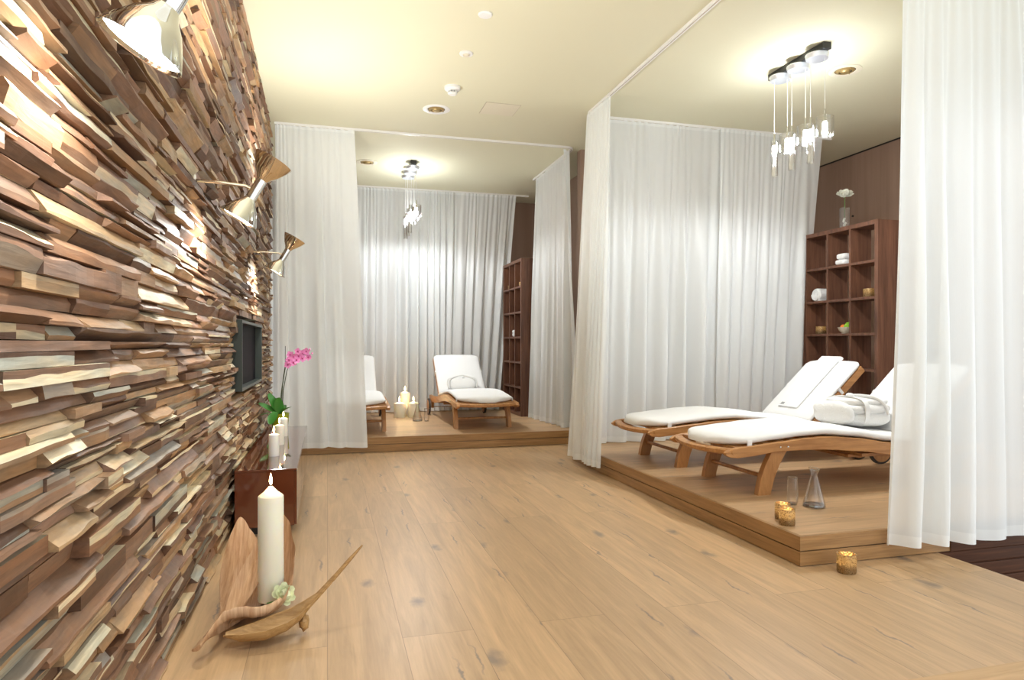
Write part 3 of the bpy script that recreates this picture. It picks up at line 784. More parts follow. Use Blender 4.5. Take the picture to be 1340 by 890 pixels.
# ---------------------------------------------------------------- tealight jars
def tealight(label, x, y, z, r=0.042, h=0.083, lit=True, group='mercury glass tealights', mat=None, power=0.06):
    t = thing('tealight_jar', label, 'tealight holder', (x, y, z), group=group)
    mb = MB(); mb.lathe([(0.001, 0), (r*0.93, 0), (r, 0.006), (r, h), (r-0.004, h), (r-0.005, 0.012), (0.001, 0.010)], 32, caps=False)
    mb.build('jar', mat or M['gold_glass'], t)
    c = MB(); c.lathe([(0.001, 0.0), (r*0.8, 0.0), (r*0.8, h*0.30), (0.001, h*0.30)], 20, (0, 0, 0.0125)); c.build('tealight_candle', M['wax_white'], t)
    if lit:
        flame_part(t, 0.0125+h*0.30, 0.75, power)
    return t
def glowing_glass():
    m, nt, b = new_mat('speckled_gold_glass'); N = nt.nodes.new; L = nt.links.new
    b.inputs['Base Color'].default_value = (0.42, 0.29, 0.15, 1); b.inputs['Metallic'].default_value = 0.8; b.inputs['Roughness'].default_value = 0.22
    tc = N('ShaderNodeTexCoord'); v = N('ShaderNodeTexVoronoi'); v.inputs['Scale'].default_value = 150; L(tc.outputs['Object'], v.inputs[0])
    tr = N('ShaderNodeBsdfTranslucent'); tr.inputs[0].default_value = (0.95, 0.84, 0.62, 1)
    mr = N('ShaderNodeMapRange'); mr.inputs['From Min'].default_value = 0.2; mr.inputs['From Max'].default_value = 0.55; mr.inputs['To Min'].default_value = 0.04; mr.inputs['To Max'].default_value = 0.40
    L(v.outputs['Distance'], mr.inputs[0])
    mx = N('ShaderNodeMixShader'); L(mr.outputs[0], mx.inputs[0]); L(b.outputs[0], mx.inputs[1]); L(tr.outputs[0], mx.inputs[2])
    bp = N('ShaderNodeBump'); bp.inputs['Strength'].default_value = 0.8; bp.inputs['Distance'].default_value = 0.003
    L(v.outputs['Distance'], bp.inputs['Height']); L(bp.outputs[0], b.inputs['Normal'])
    L(mx.outputs[0], nt.nodes['Material Output'].inputs[0]); return m
M['gold_glow'] = glowing_glass()
tealight('lit speckled gold tealight jar alone on the floor before the platform', 2.200, 2.445, 0, 0.040, 0.082, mat=M['gold_glow'])
tealight('front one of the two silver-gold tealight jars at the platform corner', 2.125, 2.745, PZ+0.001, 0.037, 0.077, mat=M['gold_glow'])
tealight('rear one of the two gold tealight jars, half hidden at the platform corner', 2.178, 2.845, PZ+0.001, 0.037, 0.077, mat=M['gold_glow'])

# ---------------------------------------------------------------- carafes and glasses
def carafe(label, x, y, z, group=None):
    t = thing('glass_carafe', label, 'carafe', (x, y, z), group=group)
    out = [(0.001, 0), (0.054, 0), (0.058, 0.006), (0.056, 0.02), (0.042, 0.075), (0.028, 0.125), (0.019, 0.155), (0.0165, 0.172), (0.022, 0.190), (0.026, 0.203)]
    mb = MB(); n = 36; prof = out+[(r-0.002, z_) for r, z_ in reversed(out[1:])]
    rings = []
    for r, zz in prof:
        ring = []
        for k in range(n):
            a = 2*PI*k/n; sl = 0.012*math.cos(a+2.6)*max(0, (zz-0.172)/0.031)
            ring.append((max(r, 1e-4)*math.cos(a), max(r, 1e-4)*math.sin(a), zz+sl))
        rings.append(ring)
    mb.loft(rings, True, False); mb.build('body', M['glass'], t)
    b = MB(); b.lathe([(0.001, 0.002), (0.053, 0.002), (0.055, 0.008), (0.050, 0.016), (0.001, 0.012)], 32); b.build('thick_base', M['glass_thick'], t)
    ri = []
    for k in range(n+1):
        a = 2*PI*k/n; ri.append((0.026*math.cos(a), 0.026*math.sin(a), 0.203+0.012*math.cos(a+2.6)))
    r_ = MB(); r_.tube(ri, 0.0018, 8, caps=False); r_.build('rim', M['glass_thick'], t)
    return t
def tumbler(label, x, y, z, group=None):
    t = thing('drinking_glass', label, 'glass', (x, y, z), group=group)
    out = [(0.001, 0), (0.022, 0), (0.027, 0.012), (0.030, 0.05), (0.029, 0.10), (0.026, 0.146)]
    mb = MB(); mb.lathe(out+[(r-0.0015, z_) for r, z_ in reversed(out[2:])]+[(0.001, 0.012)], 32, caps=False); mb.build('bowl', M['glass'], t)
    b = MB(); b.lathe([(0.001, 0.001), (0.021, 0.001), (0.024, 0.010), (0.001, 0.011)], 28); b.build('thick_base', M['glass_thick'], t)
    b = MB(); b.tube([(0.0255*math.cos(2*PI*k/28), 0.0255*math.sin(2*PI*k/28), 0.146) for k in range(29)], 0.0012, 6, caps=False); b.build('rim', M['glass_thick'], t)
    return t
carafe('clear glass carafe with slanted rim on the near platform', 2.500, 3.010, PZ+0.001)
tumbler('clear drinking glass beside the carafe on the near platform', 2.420, 3.080, PZ+0.001)
carafe('small clear glass carafe between the two far loungers', 0.98, 7.58, PZ+0.001)
tumbler('drinking glass beside the carafe on the far platform', 1.075, 7.52, PZ+0.001)

# ---------------------------------------------------------------- dried leaf boat
def spathe():
    t = thing('dried_leaf_boat', 'boat-shaped dried palm leaf bowl on the floor holding the big candle', 'decorative bowl', (-0.22, 2.66, 0))
    o = Vector((-0.22, 2.66, 0))
    rim = [(-0.372,2.315,0.062), (-0.345,2.40,0.088), (-0.300,2.43,0.092), (-0.245,2.435,0.088), (-0.195,2.455,0.088), (-0.155,2.51,0.098), (-0.132,2.60,0.122),
           (-0.124,2.72,0.155), (-0.130,2.84,0.200), (-0.158,2.95,0.262), (-0.190,3.00,0.285), (-0.225,2.99,0.220), (-0.265,2.98,0.170), (-0.305,2.97,0.225),
           (-0.345,2.96,0.290), (-0.372,2.90,0.245), (-0.385,2.80,0.190), (-0.385,2.70,0.150), (-0.372,2.58,0.112), (-0.355,2.47,0.085)]
    # smooth the rim with Catmull-Rom
    R = []; n = len(rim)
    for i in range(n):
        p0, p1, p2, p3 = [Vector(rim[(i+k-1) % n]) for k in range(4)]
        for s in range(5):
            u = s/5
            R.append(0.5*((2*p1)+(-p0+p2)*u+(2*p0-5*p1+4*p2-p3)*u*u+(-p0+3*p1-3*p2+p3)*u**3))
    cen = Vector((-0.235, 2.67, 0.030))
    def ring(t_, th):
        out = []
        for i, p in enumerate(R):
            d = p-cen
            w = noise.noise(Vector((i*0.35, t_*2, 1)))*0.004*(t_)
            q = Vector((cen.x+d.x*min(1, 1.12*t_**0.75), cen.y+d.y*t_**0.9, 0.022+(p.z-0.022)*t_**2.3))
            out.append(q-o+Vector((w, 0, w-th)))
        return out
    mb = MB(); ts = [0.02, 0.2, 0.4, 0.55, 0.7, 0.82, 0.92, 1.0]
    rings = [ring(t_, 0) for t_ in ts]+[ring(t_, 0.006) for t_ in reversed(ts)]
    rings = [[Vector((v.x, v.y, max(v.z, 0.014))) for v in r] for r in rings]
    mb.loft(rings, True, False); mb.build('leaf_bowl', M['spathe'], t, ang=60)
    # thick curled lip in front
    li = [(-0.392,2.275,0.050), (-0.375,2.315,0.064), (-0.350,2.37,0.080), (-0.325,2.405,0.092), (-0.280,2.420,0.094), (-0.235,2.425,0.088), (-0.195,2.445,0.088), (-0.158,2.50,0.098)]
    rr = [0.016, 0.024, 0.021, 0.018, 0.016, 0.015, 0.012, 0.006]
    li = smoothpath(li, 4); mb = MB(); rings = []
    for i, p in enumerate(li):
        d = (li[min(i+1, len(li)-1)]-li[max(i-1, 0)]).normalized(); side = Vector((0, 0, 1)).cross(d).normalized(); up = d.cross(side)
        u = i/(len(li)-1); w = rr[min(int(u*7), 7)]*(1-(u*7 % 1))+rr[min(int(u*7)+1, 7)]*(u*7 % 1); tw = -0.9+1.0*u
        A = up*math.cos(tw)+side*math.sin(tw); B = side*math.cos(tw)-up*math.sin(tw)
        rings.append([p-o+A*(1.35*w*math.cos(2*PI*k/16))+B*((0.005+0.12*w)*math.sin(2*PI*k/16)+0.35*w*math.cos(2*PI*k/16)**2)+Vector((0, 0, 1))*0.005*noise.noise(Vector((i*0.5, k*0.4, 1))) for k in range(16)])
    rings = [[Vector((v.x, v.y, max(v.z, 0.003))) for v in r] for r in rings]
    mb.loft(rings, True, True)
    mb.build('curled_lip', M['spathe'], t, ang=60)
    # inner leaf folded up the left
    mb = MB(); rings = []
    for k in range(9):
        u = k/8; y = 2.47+0.44*u; x = -0.325+0.085*u; z = 0.05+0.165*u**1.4; w = 0.042*math.sin(PI*(0.12+0.80*u))+0.004
        rings.append([Vector((x-w, y-0.01, z+0.02*u))-o, Vector((x-w*0.3, y, z-0.012))-o, Vector((x+w*0.4, y, z+0.006))-o, Vector((x+w, y-0.004, z+0.025))-o,
                      Vector((x+w, y, z+0.020))-o, Vector((x+w*0.4, y, z))-o, Vector((x-w*0.3, y, z-0.018))-o, Vector((x-w, y-0.01, z+0.014))-o])
    mb.loft(rings, True, True); mb.build('inner_leaf', M['spathe'], t, ang=60)
    # lower leaf with the long stalk
    path = [((-0.325,2.36,0.052),0.014,0.010), ((-0.275,2.35,0.054),0.034,0.034), ((-0.21,2.365,0.054),0.050,0.046), ((-0.15,2.395,0.062),0.050,0.046), ((-0.105,2.42,0.074),0.040,0.034),
            ((-0.070,2.435,0.096),0.026,0.020), ((-0.03,2.46,0.118),0.015,0.010), ((0.03,2.49,0.170),0.012,0.008), ((0.08,2.52,0.215),0.011,0.006), ((0.125,2.545,0.255),0.004,0.003)]
    mb = MB(); rings = []
    for i, (p, w, h) in enumerate(path):
        a = Vector(path[max(i-1, 0)][0]); b = Vector(path[min(i+1, len(path)-1)][0]); d = (b-a).normalized()
        side = Vector((0, 0, 1)).cross(d).normalized(); up = d.cross(side); p = Vector(p)-o
        ring_ = []
        for k in range(13):
            an = PI+PI*k/12; ring_.append(p+side*(w*math.cos(an))+up*(h*math.sin(an)+h*0.25))
        for k in range(12, -1, -1):
            an = PI+PI*k/12; ring_.append(p+side*(w*0.86*math.cos(an))+up*(h*0.72*math.sin(an)+h*0.25))
        rings.append([Vector((v.x, v.y, max(v.z, 0.002))) for v in ring_])
    mb.loft(rings, True, True); mb.build('stalk_leaf', M['spathe2'], t, ang=60)
    mb = MB(); mb.ellipsoid(Vector((-0.078, 2.425, 0.040))-o, (0.017, 0.026, 0.028), 14, 10, nz=0.25, seed=2); mb.build('stalk_knob', M['spathe2'], t)
    return t
spathe()

def petal(mb, base, d, up, L, W, cup=0.3, n=6):
    """one curved petal"""
    d = Vector(d).normalized(); up = Vector(up).normalized(); side = d.cross(up).normalized(); up = side.cross(d)
    rows = []
    for i in range(n+1):
        u = i/n; w = W*math.sin(PI*(0.08+0.84*u))**0.7
        c = Vector(base)+d*(L*u)+up*(cup*L*(u*u))
        rows.append([c-side*w+up*(0.25*w), c, c+side*w+up*(0.25*w)])
    mb.loft(rows, False, False)
    bk = [[p-up*0.0008 for p in r] for r in rows]; mb.loft(bk, False, False)

def rose(parent, c, r, mat, seed=1, nm='blossom', upv=(0, 0, 1)):
    rnd = random.Random(seed); mb = MB(); U = Vector(upv).normalized(); A = U.orthogonal().normalized(); B = U.cross(A)
    for ring_, (n, tilt, L) in enumerate([(3, 1.35, 0.55), (4, 1.1, 0.7), (5, 0.8, 0.85), (6, 0.45, 0.95), (7, 0.1, 1.0)]):
        for k in range(n):
            a = 2*PI*(k/n)+ring_*0.7+rnd.uniform(-0.2, 0.2)
            rad = A*math.cos(a)+B*math.sin(a)
            d = rad*math.cos(tilt)+U*math.sin(tilt)
            petal(mb, Vector(c)+rad*(r*0.06*ring_), d, -rad*math.sin(tilt)+U*math.cos(tilt), r*L, r*0.42, 0.25)
    return mb.build(nm, mat, parent, ang=80)

t = thing('rose_blossom', 'greenish-white rose head lying at the foot of the big candle', 'flower', (-0.157, 2.588, 0.082))
rose(t, (0, 0, 0), 0.036, M['cream_petal'], 3, 'blossom', (0.3, -0.75, 0.5))
mb = MB(); petal(mb, (-0.012, 0.0, -0.022), (-1, -0.2, -0.1), (0, 0, 1), 0.045, 0.010, 0.1); petal(mb, (0.0, 0.01, -0.022), (0.6, 0.6, -0.1), (0, 0, 1), 0.03, 0.01, 0.1)
mb.build('sepal', M['rose_leaf'], t)
mb = MB(); mb.ellipsoid((0.004, -0.010, 0.004), (0.022, 0.022, 0.020), 18, 10, nz=0.5, seed=9); mb.build('blossom_heart', M['cream_petal'], t)

# ---------------------------------------------------------------- orchid
t = thing('potted_orchid', 'pink orchid in a lime green pot at the far end of the brown cabinet', 'orchid', (-0.345, 5.33, 0.350))
mb = MB(); mb.lathe([(0.001, 0), (0.050, 0), (0.056, 0.01), (0.066, 0.13), (0.070, 0.135), (0.064, 0.135), (0.056, 0.11), (0.001, 0.11)], 32); mb.build('pot', M['lime'], t)
for d, L, W, cup in [((-0.95, -0.15, 0.62), 0.17, 0.020, -0.12), ((-0.45, -0.2, 0.95), 0.175, 0.030, -0.05), ((0.5, -0.3, 0.5), 0.11, 0.028, -0.2), ((-0.95, -0.4, 0.22), 0.14, 0.018, -0.2),
                     ((-0.25, -0.75, -0.62), 0.12, 0.036, -0.1), ((0.1, 0.8, 0.6), 0.15, 0.035, -0.3), ((-0.15, -0.2, 1.0), 0.13, 0.036, 0.1)]:
    mb = MB()
    dd = Vector(d).normalized(); base = Vector((0, -0.02, 0.13))
    if d[2] < 0: base = Vector((-0.03, -0.055, 0.15))
    petal(mb, base, dd, Vector((0.2, -0.9, 0.5)) if d[2] > 0.6 else Vector((0, 0, 1)), L, W, cup, 10); mb.build('leaf', M['leaf'], t, ang=80)
st = [(0.0, 0, 0.11), (0.008, 0, 0.28), (0.028, 0, 0.42), (0.045, 0, 0.52), (0.075, -0.01, 0.575), (0.13, -0.02, 0.585), (0.20, -0.03, 0.565)]
mb = MB(); mb.tube(st, [0.004]*4+[0.003, 0.002, 0.0015], 8); mb.build('flower_stem', M['stem'], t)
st2 = [(0.012, 0.01, 0.11), (0.022, 0.01, 0.30), (0.048, 0.0, 0.45), (0.068, -0.01, 0.50)]
mb = MB(); mb.tube(st2, [0.0035, 0.0035, 0.003, 0.002], 8); mb.build('flower_stem', M['stem'], t)
mb = MB(); mb.tube([(0.002, 0.012, 0.10), (0.022, 0.005, 0.40), (0.037, 0.0, 0.50), (0.038, 0.0, 0.64)], 0.0028, 8); mb.build('stake', M['stake'], t)
random.seed(11)
for (x, z_) in [(0.065, 0.535), (0.075, 0.575), (0.10, 0.56), (0.095, 0.515), (0.13, 0.60), (0.135, 0.565), (0.165, 0.585), (0.16, 0.545), (0.19, 0.60), (0.055, 0.50), (0.12, 0.535), (0.205, 0.555)]:
    y = random.uniform(-0.05, 0.0); mb = MB()
    fa = Vector((random.uniform(-0.3, 0.5), -1, random.uniform(-0.3, 0.2))).normalized(); A = fa.orthogonal().normalized(); B = fa.cross(A)
    s0 = random.uniform(0, 1); R_ = random.uniform(0.024, 0.030)
    for k in range(5):
        a = s0+2*PI*k/5; d = A*math.cos(a)+B*math.sin(a)
        petal(mb, (x, y, z_), d+fa*0.1, fa, R_, R_*(0.50 if k % 2 else 0.40), 0.12)
    fl = mb.build('flower', M['pink'], t, ang=80)
    mb = MB(); mb.ellipsoid(Vector((x, y, z_))+fa*0.005, (0.006, 0.006, 0.007), 10, 6); mb.build('flower_lip', M['pink_core'], fl)
for (x, z_) in [(0.222, 0.56), (0.232, 0.585), (0.215, 0.615)]:
    mb = MB(); mb.ellipsoid((x, -0.03, z_), (0.006, 0.006, 0.009), 10, 6); mb.tube([(x, -0.03, z_), (0.20, -0.03, 0.565)], 0.001, 6); mb.build('bud', M['pink'], t)

# ---------------------------------------------------------------- loungers
def interp(tab, x):
    if x <= tab[0][0]: return tab[0][1:]
    for a, b in zip(tab, tab[1:]):
        if x <= b[0]:
            u = (x-a[0])/(b[0]-a[0]); u = u*u*(3-2*u)*0.5+u*0.5
            return tuple(p+(q-p)*u for p, q in zip(a[1:], b[1:]))
    return tab[-1][1:]
RAIL = [(0.05, 0.255, 0.243), (0.075, 0.272, 0.228), (0.13, 0.282, 0.223), (0.22, 0.287, 0.230), (0.40, 0.303, 0.250), (0.58, 0.318, 0.252), (0.74, 0.323, 0.246), (0.95, 0.305, 0.228), (1.2, 0.268, 0.196), (1.45, 0.246, 0.172), (1.70, 0.236, 0.160), (1.92, 0.234, 0.160)]
BX0, BZ0, BX1, BZ1 = 1.385, 0.262, 1.855, 0.700      # back frame line
def pad(mb, path, w_of, th, nw=14, e=0.5):
    """quilted cushion pad swept along a path of (x, z) centre-bottom points; rounded cross section"""
    rings = []
    for i, (x, z_) in enumerate(path):
        a = Vector(path[max(i-1, 0)]); b = Vector(path[min(i+1, len(path)-1)]); d = (b-a).normalized(); nrm = Vector((-d.y, d.x))
        w, k = w_of(i/(len(path)-1)); t_ = th*k
        ring = []
        for q in range(28):
            an = 2*PI*q/28; cx = math.copysign(abs(math.cos(an))**0.35, math.cos(an)); sy = math.copysign(abs(math.sin(an))**0.75, math.sin(an))
            y = cx*w; hgt = t_*0.5*(1+sy*(1.0))
            crown = 0.006*(1-(y/max(w, 1e-3))**2) if sy > 0 else 0
            p = Vector((x, z_))+nrm*(hgt+crown*k)
            ring.append((p.x, y, p.y))
        rings.append(ring)
    mb.loft(rings, True, True)
def lounger(label, cat='sun lounger'):
    t = thing('wooden_lounger', label, cat, group='wooden loungers')
    xs = [0.05, 0.055, 0.065, 0.08, 0.105]+[0.13+0.06*k for k in range(30)]+[1.92]
    for s in (-1, 1):
        mb = MB(); ol = [(x, interp(RAIL, x)[0]) for x in xs]+[(x, interp(RAIL, x)[1]) for x in reversed(xs)]
        R1 = []; R2 = []
        rings = []
        for x in xs:
            zt, zb = interp(RAIL, x); y0_, y1_ = s*0.305-0.016, s*0.305+0.016
            rings.append([(x, y0_, zb+0.003), (x, y0_+0.003, zb), (x, y1_-0.003, zb), (x, y1_, zb+0.003), (x, y1_, zt-0.003), (x, y1_-0.003, zt), (x, y0_+0.003, zt), (x, y0_, zt-0.003)])
        mb.loft(rings, True, True); rail = mb.build('side_rail', M['teak'], t, ang=30)
        for bx in (0.405, 0.455):
            b = MB(); b.lathe([(0.001, 0), (0.006, 0), (0.005, 0.003), (0.001, 0.004)], 12, (bx, s*0.321, 0.275), (0, s, 0)); b.build('bolt', M['chrome'], rail)
        # slanted front leg, slightly curved
        mb = MB(); rings = []
        for k in range(9):
            u = k/8; zz = 0.262*u; xc = 0.312+0.110*u-0.018*math.sin(PI*u); hw = 0.041+0.009*u
            y0_, y1_ = s*0.282-0.019, s*0.282+0.019
            rings.append([(xc-hw, y0_, zz), (xc+hw, y0_, zz), (xc+hw, y1_, zz), (xc-hw, y1_, zz)])
        mb.loft(rings, True, True); mb.build('leg', M['teak_dark'], t, ang=30)
        # wheel
        mb = MB(); mb.lathe([(0.001, -0.014), (0.085, -0.014), (0.085, 0.014), (0.001, 0.014)], 28, (1.76, s*0.350, 0.100), (0, 1, 0)); wh = mb.build('wheel', M['teak_dark'], t)
        mb = MB(); mb.lathe([(0.084, -0.012), (0.100, -0.010), (0.100, 0.010), (0.084, 0.012)], 32, (1.76, s*0.350, 0.100), (0, 1, 0), caps=False, closed_prof=True); mb.build('tyre', M['rubber'], wh)
        # axle bracket
        mb = MB(); mb.prism([(1.71, 0.175), (1.81, 0.175), (1.785, 0.085), (1.735, 0.085)], 'y', s*0.305-0.014, s*0.305+0.014); mb.build('axle_bracket', M['teak_dark'], t, ang=30)
    mb = MB(); mb.tube([(1.76, -0.34, 0.10), (1.76, 0.34, 0.10)], 0.009, 12); mb.build('axle', M['chrome'], t)
    mb = MB(); mb.tube([(0.335, -0.28, 0.10), (0.335, 0.28, 0.10)], 0.012, 12); mb.build('stretcher', M['teak_dark'], t)
    # bowed foot board
    mb = MB(); rings = []
    for k in range(21):
        u = k/20*2-1; y = u*0.325; x = 0.012+0.075*u*u; w = 0.050; z1 = 0.276-0.006*(1-u*u); z0_ = z1-0.034
        if abs(u) > 0.93: w = 0.040
        rings.append([(x, y, z0_+0.008), (x+0.010, y, z0_), (x+w, y, z0_), (x+w, y, z1), (x+0.010, y, z1), (x, y, z1-0.008)])
    mb.loft(rings, True, True); mb.build('foot_board', M['teak'], t, ang=40)
    # seat slats
    for k in range(13):
        x = 0.16+0.092*k
        if x > 1.36: break
        zt = interp(RAIL, x)[0]
        mb = MB(); mb.box((x-0.030, -0.292, zt-0.018), (x+0.030, 0.292, zt-0.002), 0.002); mb.build('slat', M['teak'], t, smooth=False)
    # back frame with slats
    d = Vector((BX1-BX0, 0, BZ1-BZ0)); Ld = d.length; dn = d.normalized(); nn = Vector((-dn.z, 0, dn.x))
    xf = Matrix(((dn.x, 0, nn.x, BX0), (0, 1, 0, 0), (dn.z, 0, nn.z, BZ0), (0, 0, 0, 1)))
    for s in (-1, 1):
        mb = MB(); mb.box((0, s*0.268-0.015, -0.052), (Ld, s*0.268+0.015, 0.0), 0.003); mb.build('back_rail', M['teak'], t, smooth=False, xf=xf)
    for k in range(7):
        mb = MB(); mb.box((0.04+0.09*k, -0.252, -0.016), (0.10+0.09*k, 0.252, -0.001), 0.002); mb.build('back_slat', M['teak'], t, smooth=False, xf=xf)
    # prop under the back
    mb = MB(); mb.tube([(1.60, -0.22, 0.19), (1.63, -0.22, 0.455)], 0.011, 8); mb.tube([(1.60, 0.22, 0.19), (1.63, 0.22, 0.455)], 0.011, 8); mb.tube([(1.60, -0.285, 0.19), (1.60, 0.285, 0.19)], 0.011, 8)
    mb.build('back_prop', M['teak_dark'], t)
    mb = MB(); mb.box((0.98, -0.20, 0.170), (1.50, 0.20, 0.190), 0.002); mb.box((1.0, -0.29, 0.188), (1.05, 0.29, 0.208)); mb.box((1.42, -0.29, 0.172), (1.47, 0.29, 0.192)); mb.build('pull_out_tray', M['teak'], t, smooth=False)
    # seat cushion
    path = [(x, interp(RAIL, max(x, 0.12))[0]-0.001) for x in [0.055+0.0275*k for k in range(50)]]
    def wf(u):
        x = 0.055+u*1.3475; k = 1.0; w = 0.292
        q = (x-0.055)/0.19
        if q < 1: w = 0.292*max(0.34, (1-(1-q)**2.2)**0.62); k = max(0.45, min(1, 0.5+q*2.2))
        if u > 0.985: k = 0.8
        return w, k
    mb = MB(); pad(mb, path, wf, 0.054); cu = mb.build('seat_cushion', M['cushion'], t, ang=75)
    for s in (-1, 1):
        mb = MB(); mb.box((0.205, s*0.293-0.004, 0.262), (0.235, s*0.293+0.004, 0.315), 0.001); mb.build('tie_strap', M['cushion'], cu, smooth=False)
    # back cushion
    bp = [Vector((BX0+0.015, BZ0+0.005))+Vector((dn.x, dn.z))*(Ld+0.01)*k/24 for k in range(25)]
    def wb(u):
        w = 0.285; k = 1
        if u > 0.9: q = (u-0.9)/0.1; w = 0.285-0.045*q**2.5; k = 1-0.45*q**2
        if u < 0.04: k = 0.8
        return w, k
    mb = MB(); pad(mb, [(p.x, p.y) for p in bp], wb, 0.055); bc = mb.build('back_cushion', M['cushion'], t, ang=75)
    for s in (-1, 1):
        mb = MB(); mb.box((0.36, s*0.282-0.008, -0.035), (0.385, s*0.282+0.010, 0.03), 0.002); mb.build('tie_strap', M['cushion'], bc, smooth=False, xf=xf)
    return t, xf, Ld

def copy_tree(o, parent=None):
    c = o.copy(); C.objects.link(c); c.parent = parent
    for ch in list(o.children): copy_tree(ch, c)
    return c
LG, BXF, BL = lounger('front wooden lounger on the near platform with a rolled robe on it')
LG.location = (2.10, 3.612, PZ+0.001)
specs = [((2.085, 4.510, PZ+0.001), 0.0, 'rear wooden lounger on the near platform with a towel over its raised back'),
         ((1.555, 6.475, PZ+0.001), PI/2, 'right wooden lounger on the far platform, seen from its foot end'),
         ((0.262, 6.475, PZ+0.001), PI/2, 'left wooden lounger on the far platform, partly hidden behind the sheer curtain')]
for loc, rz, lab in specs:
    c = copy_tree(LG); c.location = loc; c.rotation_euler = (0, 0, rz); c['label'] = lab

# towel draped down the back of the rear near lounger
def lounger_matrix(loc, rz): return Matrix.Translation(loc) @ Matrix.Rotation(rz, 4, 'Z')
MA = lounger_matrix((2.10, 3.612, PZ+0.001), 0); MBk = lounger_matrix((2.085, 4.510, PZ+0.001), 0)
MC = lounger_matrix((1.555, 6.475, PZ+0.001), PI/2)
def on_back(mb, name, mat, parent, MX): return mb.build(name, mat, parent, xf=MX @ BXF, ang=70)
t = thing('draped_towel', 'long white folded towel draped down the raised back of the rear near lounger', 'towel', MBk @ Vector((BX0+0.3, 0, BZ0+0.3)))
inv_t = Matrix.Translation(-t.location)
def towel(mb, x0, x1, y0, y1, z, th):
    rings = []
    for k in range(16):
        u = k/15; x = x0+(x1-x0)*u; ring = []
        for q in range(24):
            an = 2*PI*q/24; cy = math.copysign(abs(math.cos(an))**0.25, math.cos(an)); cz = math.copysign(abs(math.sin(an))**0.8, math.sin(an))
            kk = 0.8 if k in (0, 15) else 1
            ring.append((x, (y0+y1)/2+cy*(y1-y0)/2*(1 if kk == 1 else 0.97), z+th*0.5+cz*th*0.5*kk+0.0015*noise.noise(Vector((x*9, cy*3, 2)))))
        rings.append(ring)
    mb.loft(rings, True, True)
mb = MB(); towel(mb, 0.10, BL+0.03, -0.105, 0.125, 0.055, 0.014); mb.build('towel_cloth', M['cushion'], t, xf=inv_t @ MBk @ BXF, ang=75)
mb = MB(); towel(mb, BL-0.02, BL+0.035, -0.105, 0.125, 0.030, 0.036); mb.build('towel_fold', M['cushion'], t, xf=inv_t @ MBk @ BXF, ang=75)
mb = MB(); mb.box((0.115, 0.060, 0.0695), (0.135, 0.095, 0.072), 0.0005); mb.build('care_label', M['tagcol'], t, xf=inv_t @ MBk @ BXF, smooth=False)

# rolled robe on the front lounger
def robe(label, MX, x, y, z, s, kind):
    loc = MX @ Vector((x, y, z))
    t = thing('folded_bathrobe', label, 'bathrobe', loc, 0 if kind == 'roll' else PI/2)
    if kind == 'roll':
        mb = MB(); mb.ellipsoid((0.0, 0, 0.047), (0.245, 0.175, 0.047), 40, 16, 0.72, 0.10, 2); mb.build('lower_fold', M['terry'], t, ang=80)
        mb = MB(); mb.ellipsoid((0.010, 0.0, 0.100), (0.250, 0.165, 0.036), 40, 16, 0.75, 0.14, 5); mb.build('middle_fold', M['terry'], t, ang=80)
        mb = MB(); mb.ellipsoid((0.03, 0.01, 0.138), (0.225, 0.150, 0.028), 40, 16, 0.75, 0.16, 8); mb.build('upper_fold', M['terry'], t, ang=80)
        mb = MB(); mb.ellipsoid((-0.215, 0.0, 0.075), (0.070, 0.170, 0.070), 30, 14, 0.85, 0.12, 6); mb.build('rolled_edge', M['terry'], t, ang=80)
        mb = MB(); pts = []
        for k in range(32):
            a = 2*PI*k/32; pts.append((0.182*math.copysign(abs(math.cos(a))**0.55, math.cos(a)), 0.085+0.086*math.copysign(abs(math.sin(a))**0.7, math.sin(a))))
        rings = [[(-0.105, p[0], p[1]), (-0.065, p[0], p[1]), (-0.065, p[0]*0.97, 0.085+(p[1]-0.085)*0.94), (-0.105, p[0]*0.97, 0.085+(p[1]-0.085)*0.94)] for p in pts]
        mb.loft(rings, True, False, close_u=True); mb.build('belt', M['cushion'], t, ang=60)
        mb = MB(); mb.tube(smoothpath([(-0.08, -0.03, 0.175), (-0.02, -0.07, 0.176), (0.05, -0.12, 0.165), (0.10, -0.155, 0.130), (0.12, -0.175, 0.07)]), 0.009, 8); mb.build('belt_end', M['cushion'], t)
        mb = MB(); mb.ellipsoid((-0.085, -0.03, 0.176), (0.026, 0.030, 0.014), 14, 8); mb.build('belt_knot', M['cushion'], t)
    else:
        mb = MB(); mb.ellipsoid((0, 0, 0.0), (0.16, 0.045, 0.085), 32, 12, 0.65, 0.10, 3); mb.build('folded_body', M['terry'], t, ang=80)
        mb = MB(); mb.tube(smoothpath([(-0.17, -0.015, -0.06), (-0.165, -0.03, 0.035), (-0.10, -0.035, 0.075), (0.0, -0.04, 0.095), (0.10, -0.035, 0.070), (0.165, -0.03, 0.03), (0.17, -0.015, -0.055)]), [0.014+0.006*math.sin(k*0.3) for k in range(37)], 12); mb.build('shawl_collar', M['terry'], t)
        mb = MB(); mb.ellipsoid((0.01, -0.045, 0.062), (0.016, 0.008, 0.008), 12, 8); mb.build('belt_knot', M['terry'], t)
    return t
r1 = robe('white bathrobe folded and tied with its belt on the front near lounger', MA, 1.235, 0.02, interp(RAIL, 1.10)[0]+0.056, 1, 'roll')
r1.scale = (0.80, 1.0, 1.12)
r2 = robe('white bathrobe folded with its collar against the back of the right far lounger', MC, 1.400, 0.0, 0.395, 1, 'back')
r2.rotation_euler = (-0.55, 0, 0)

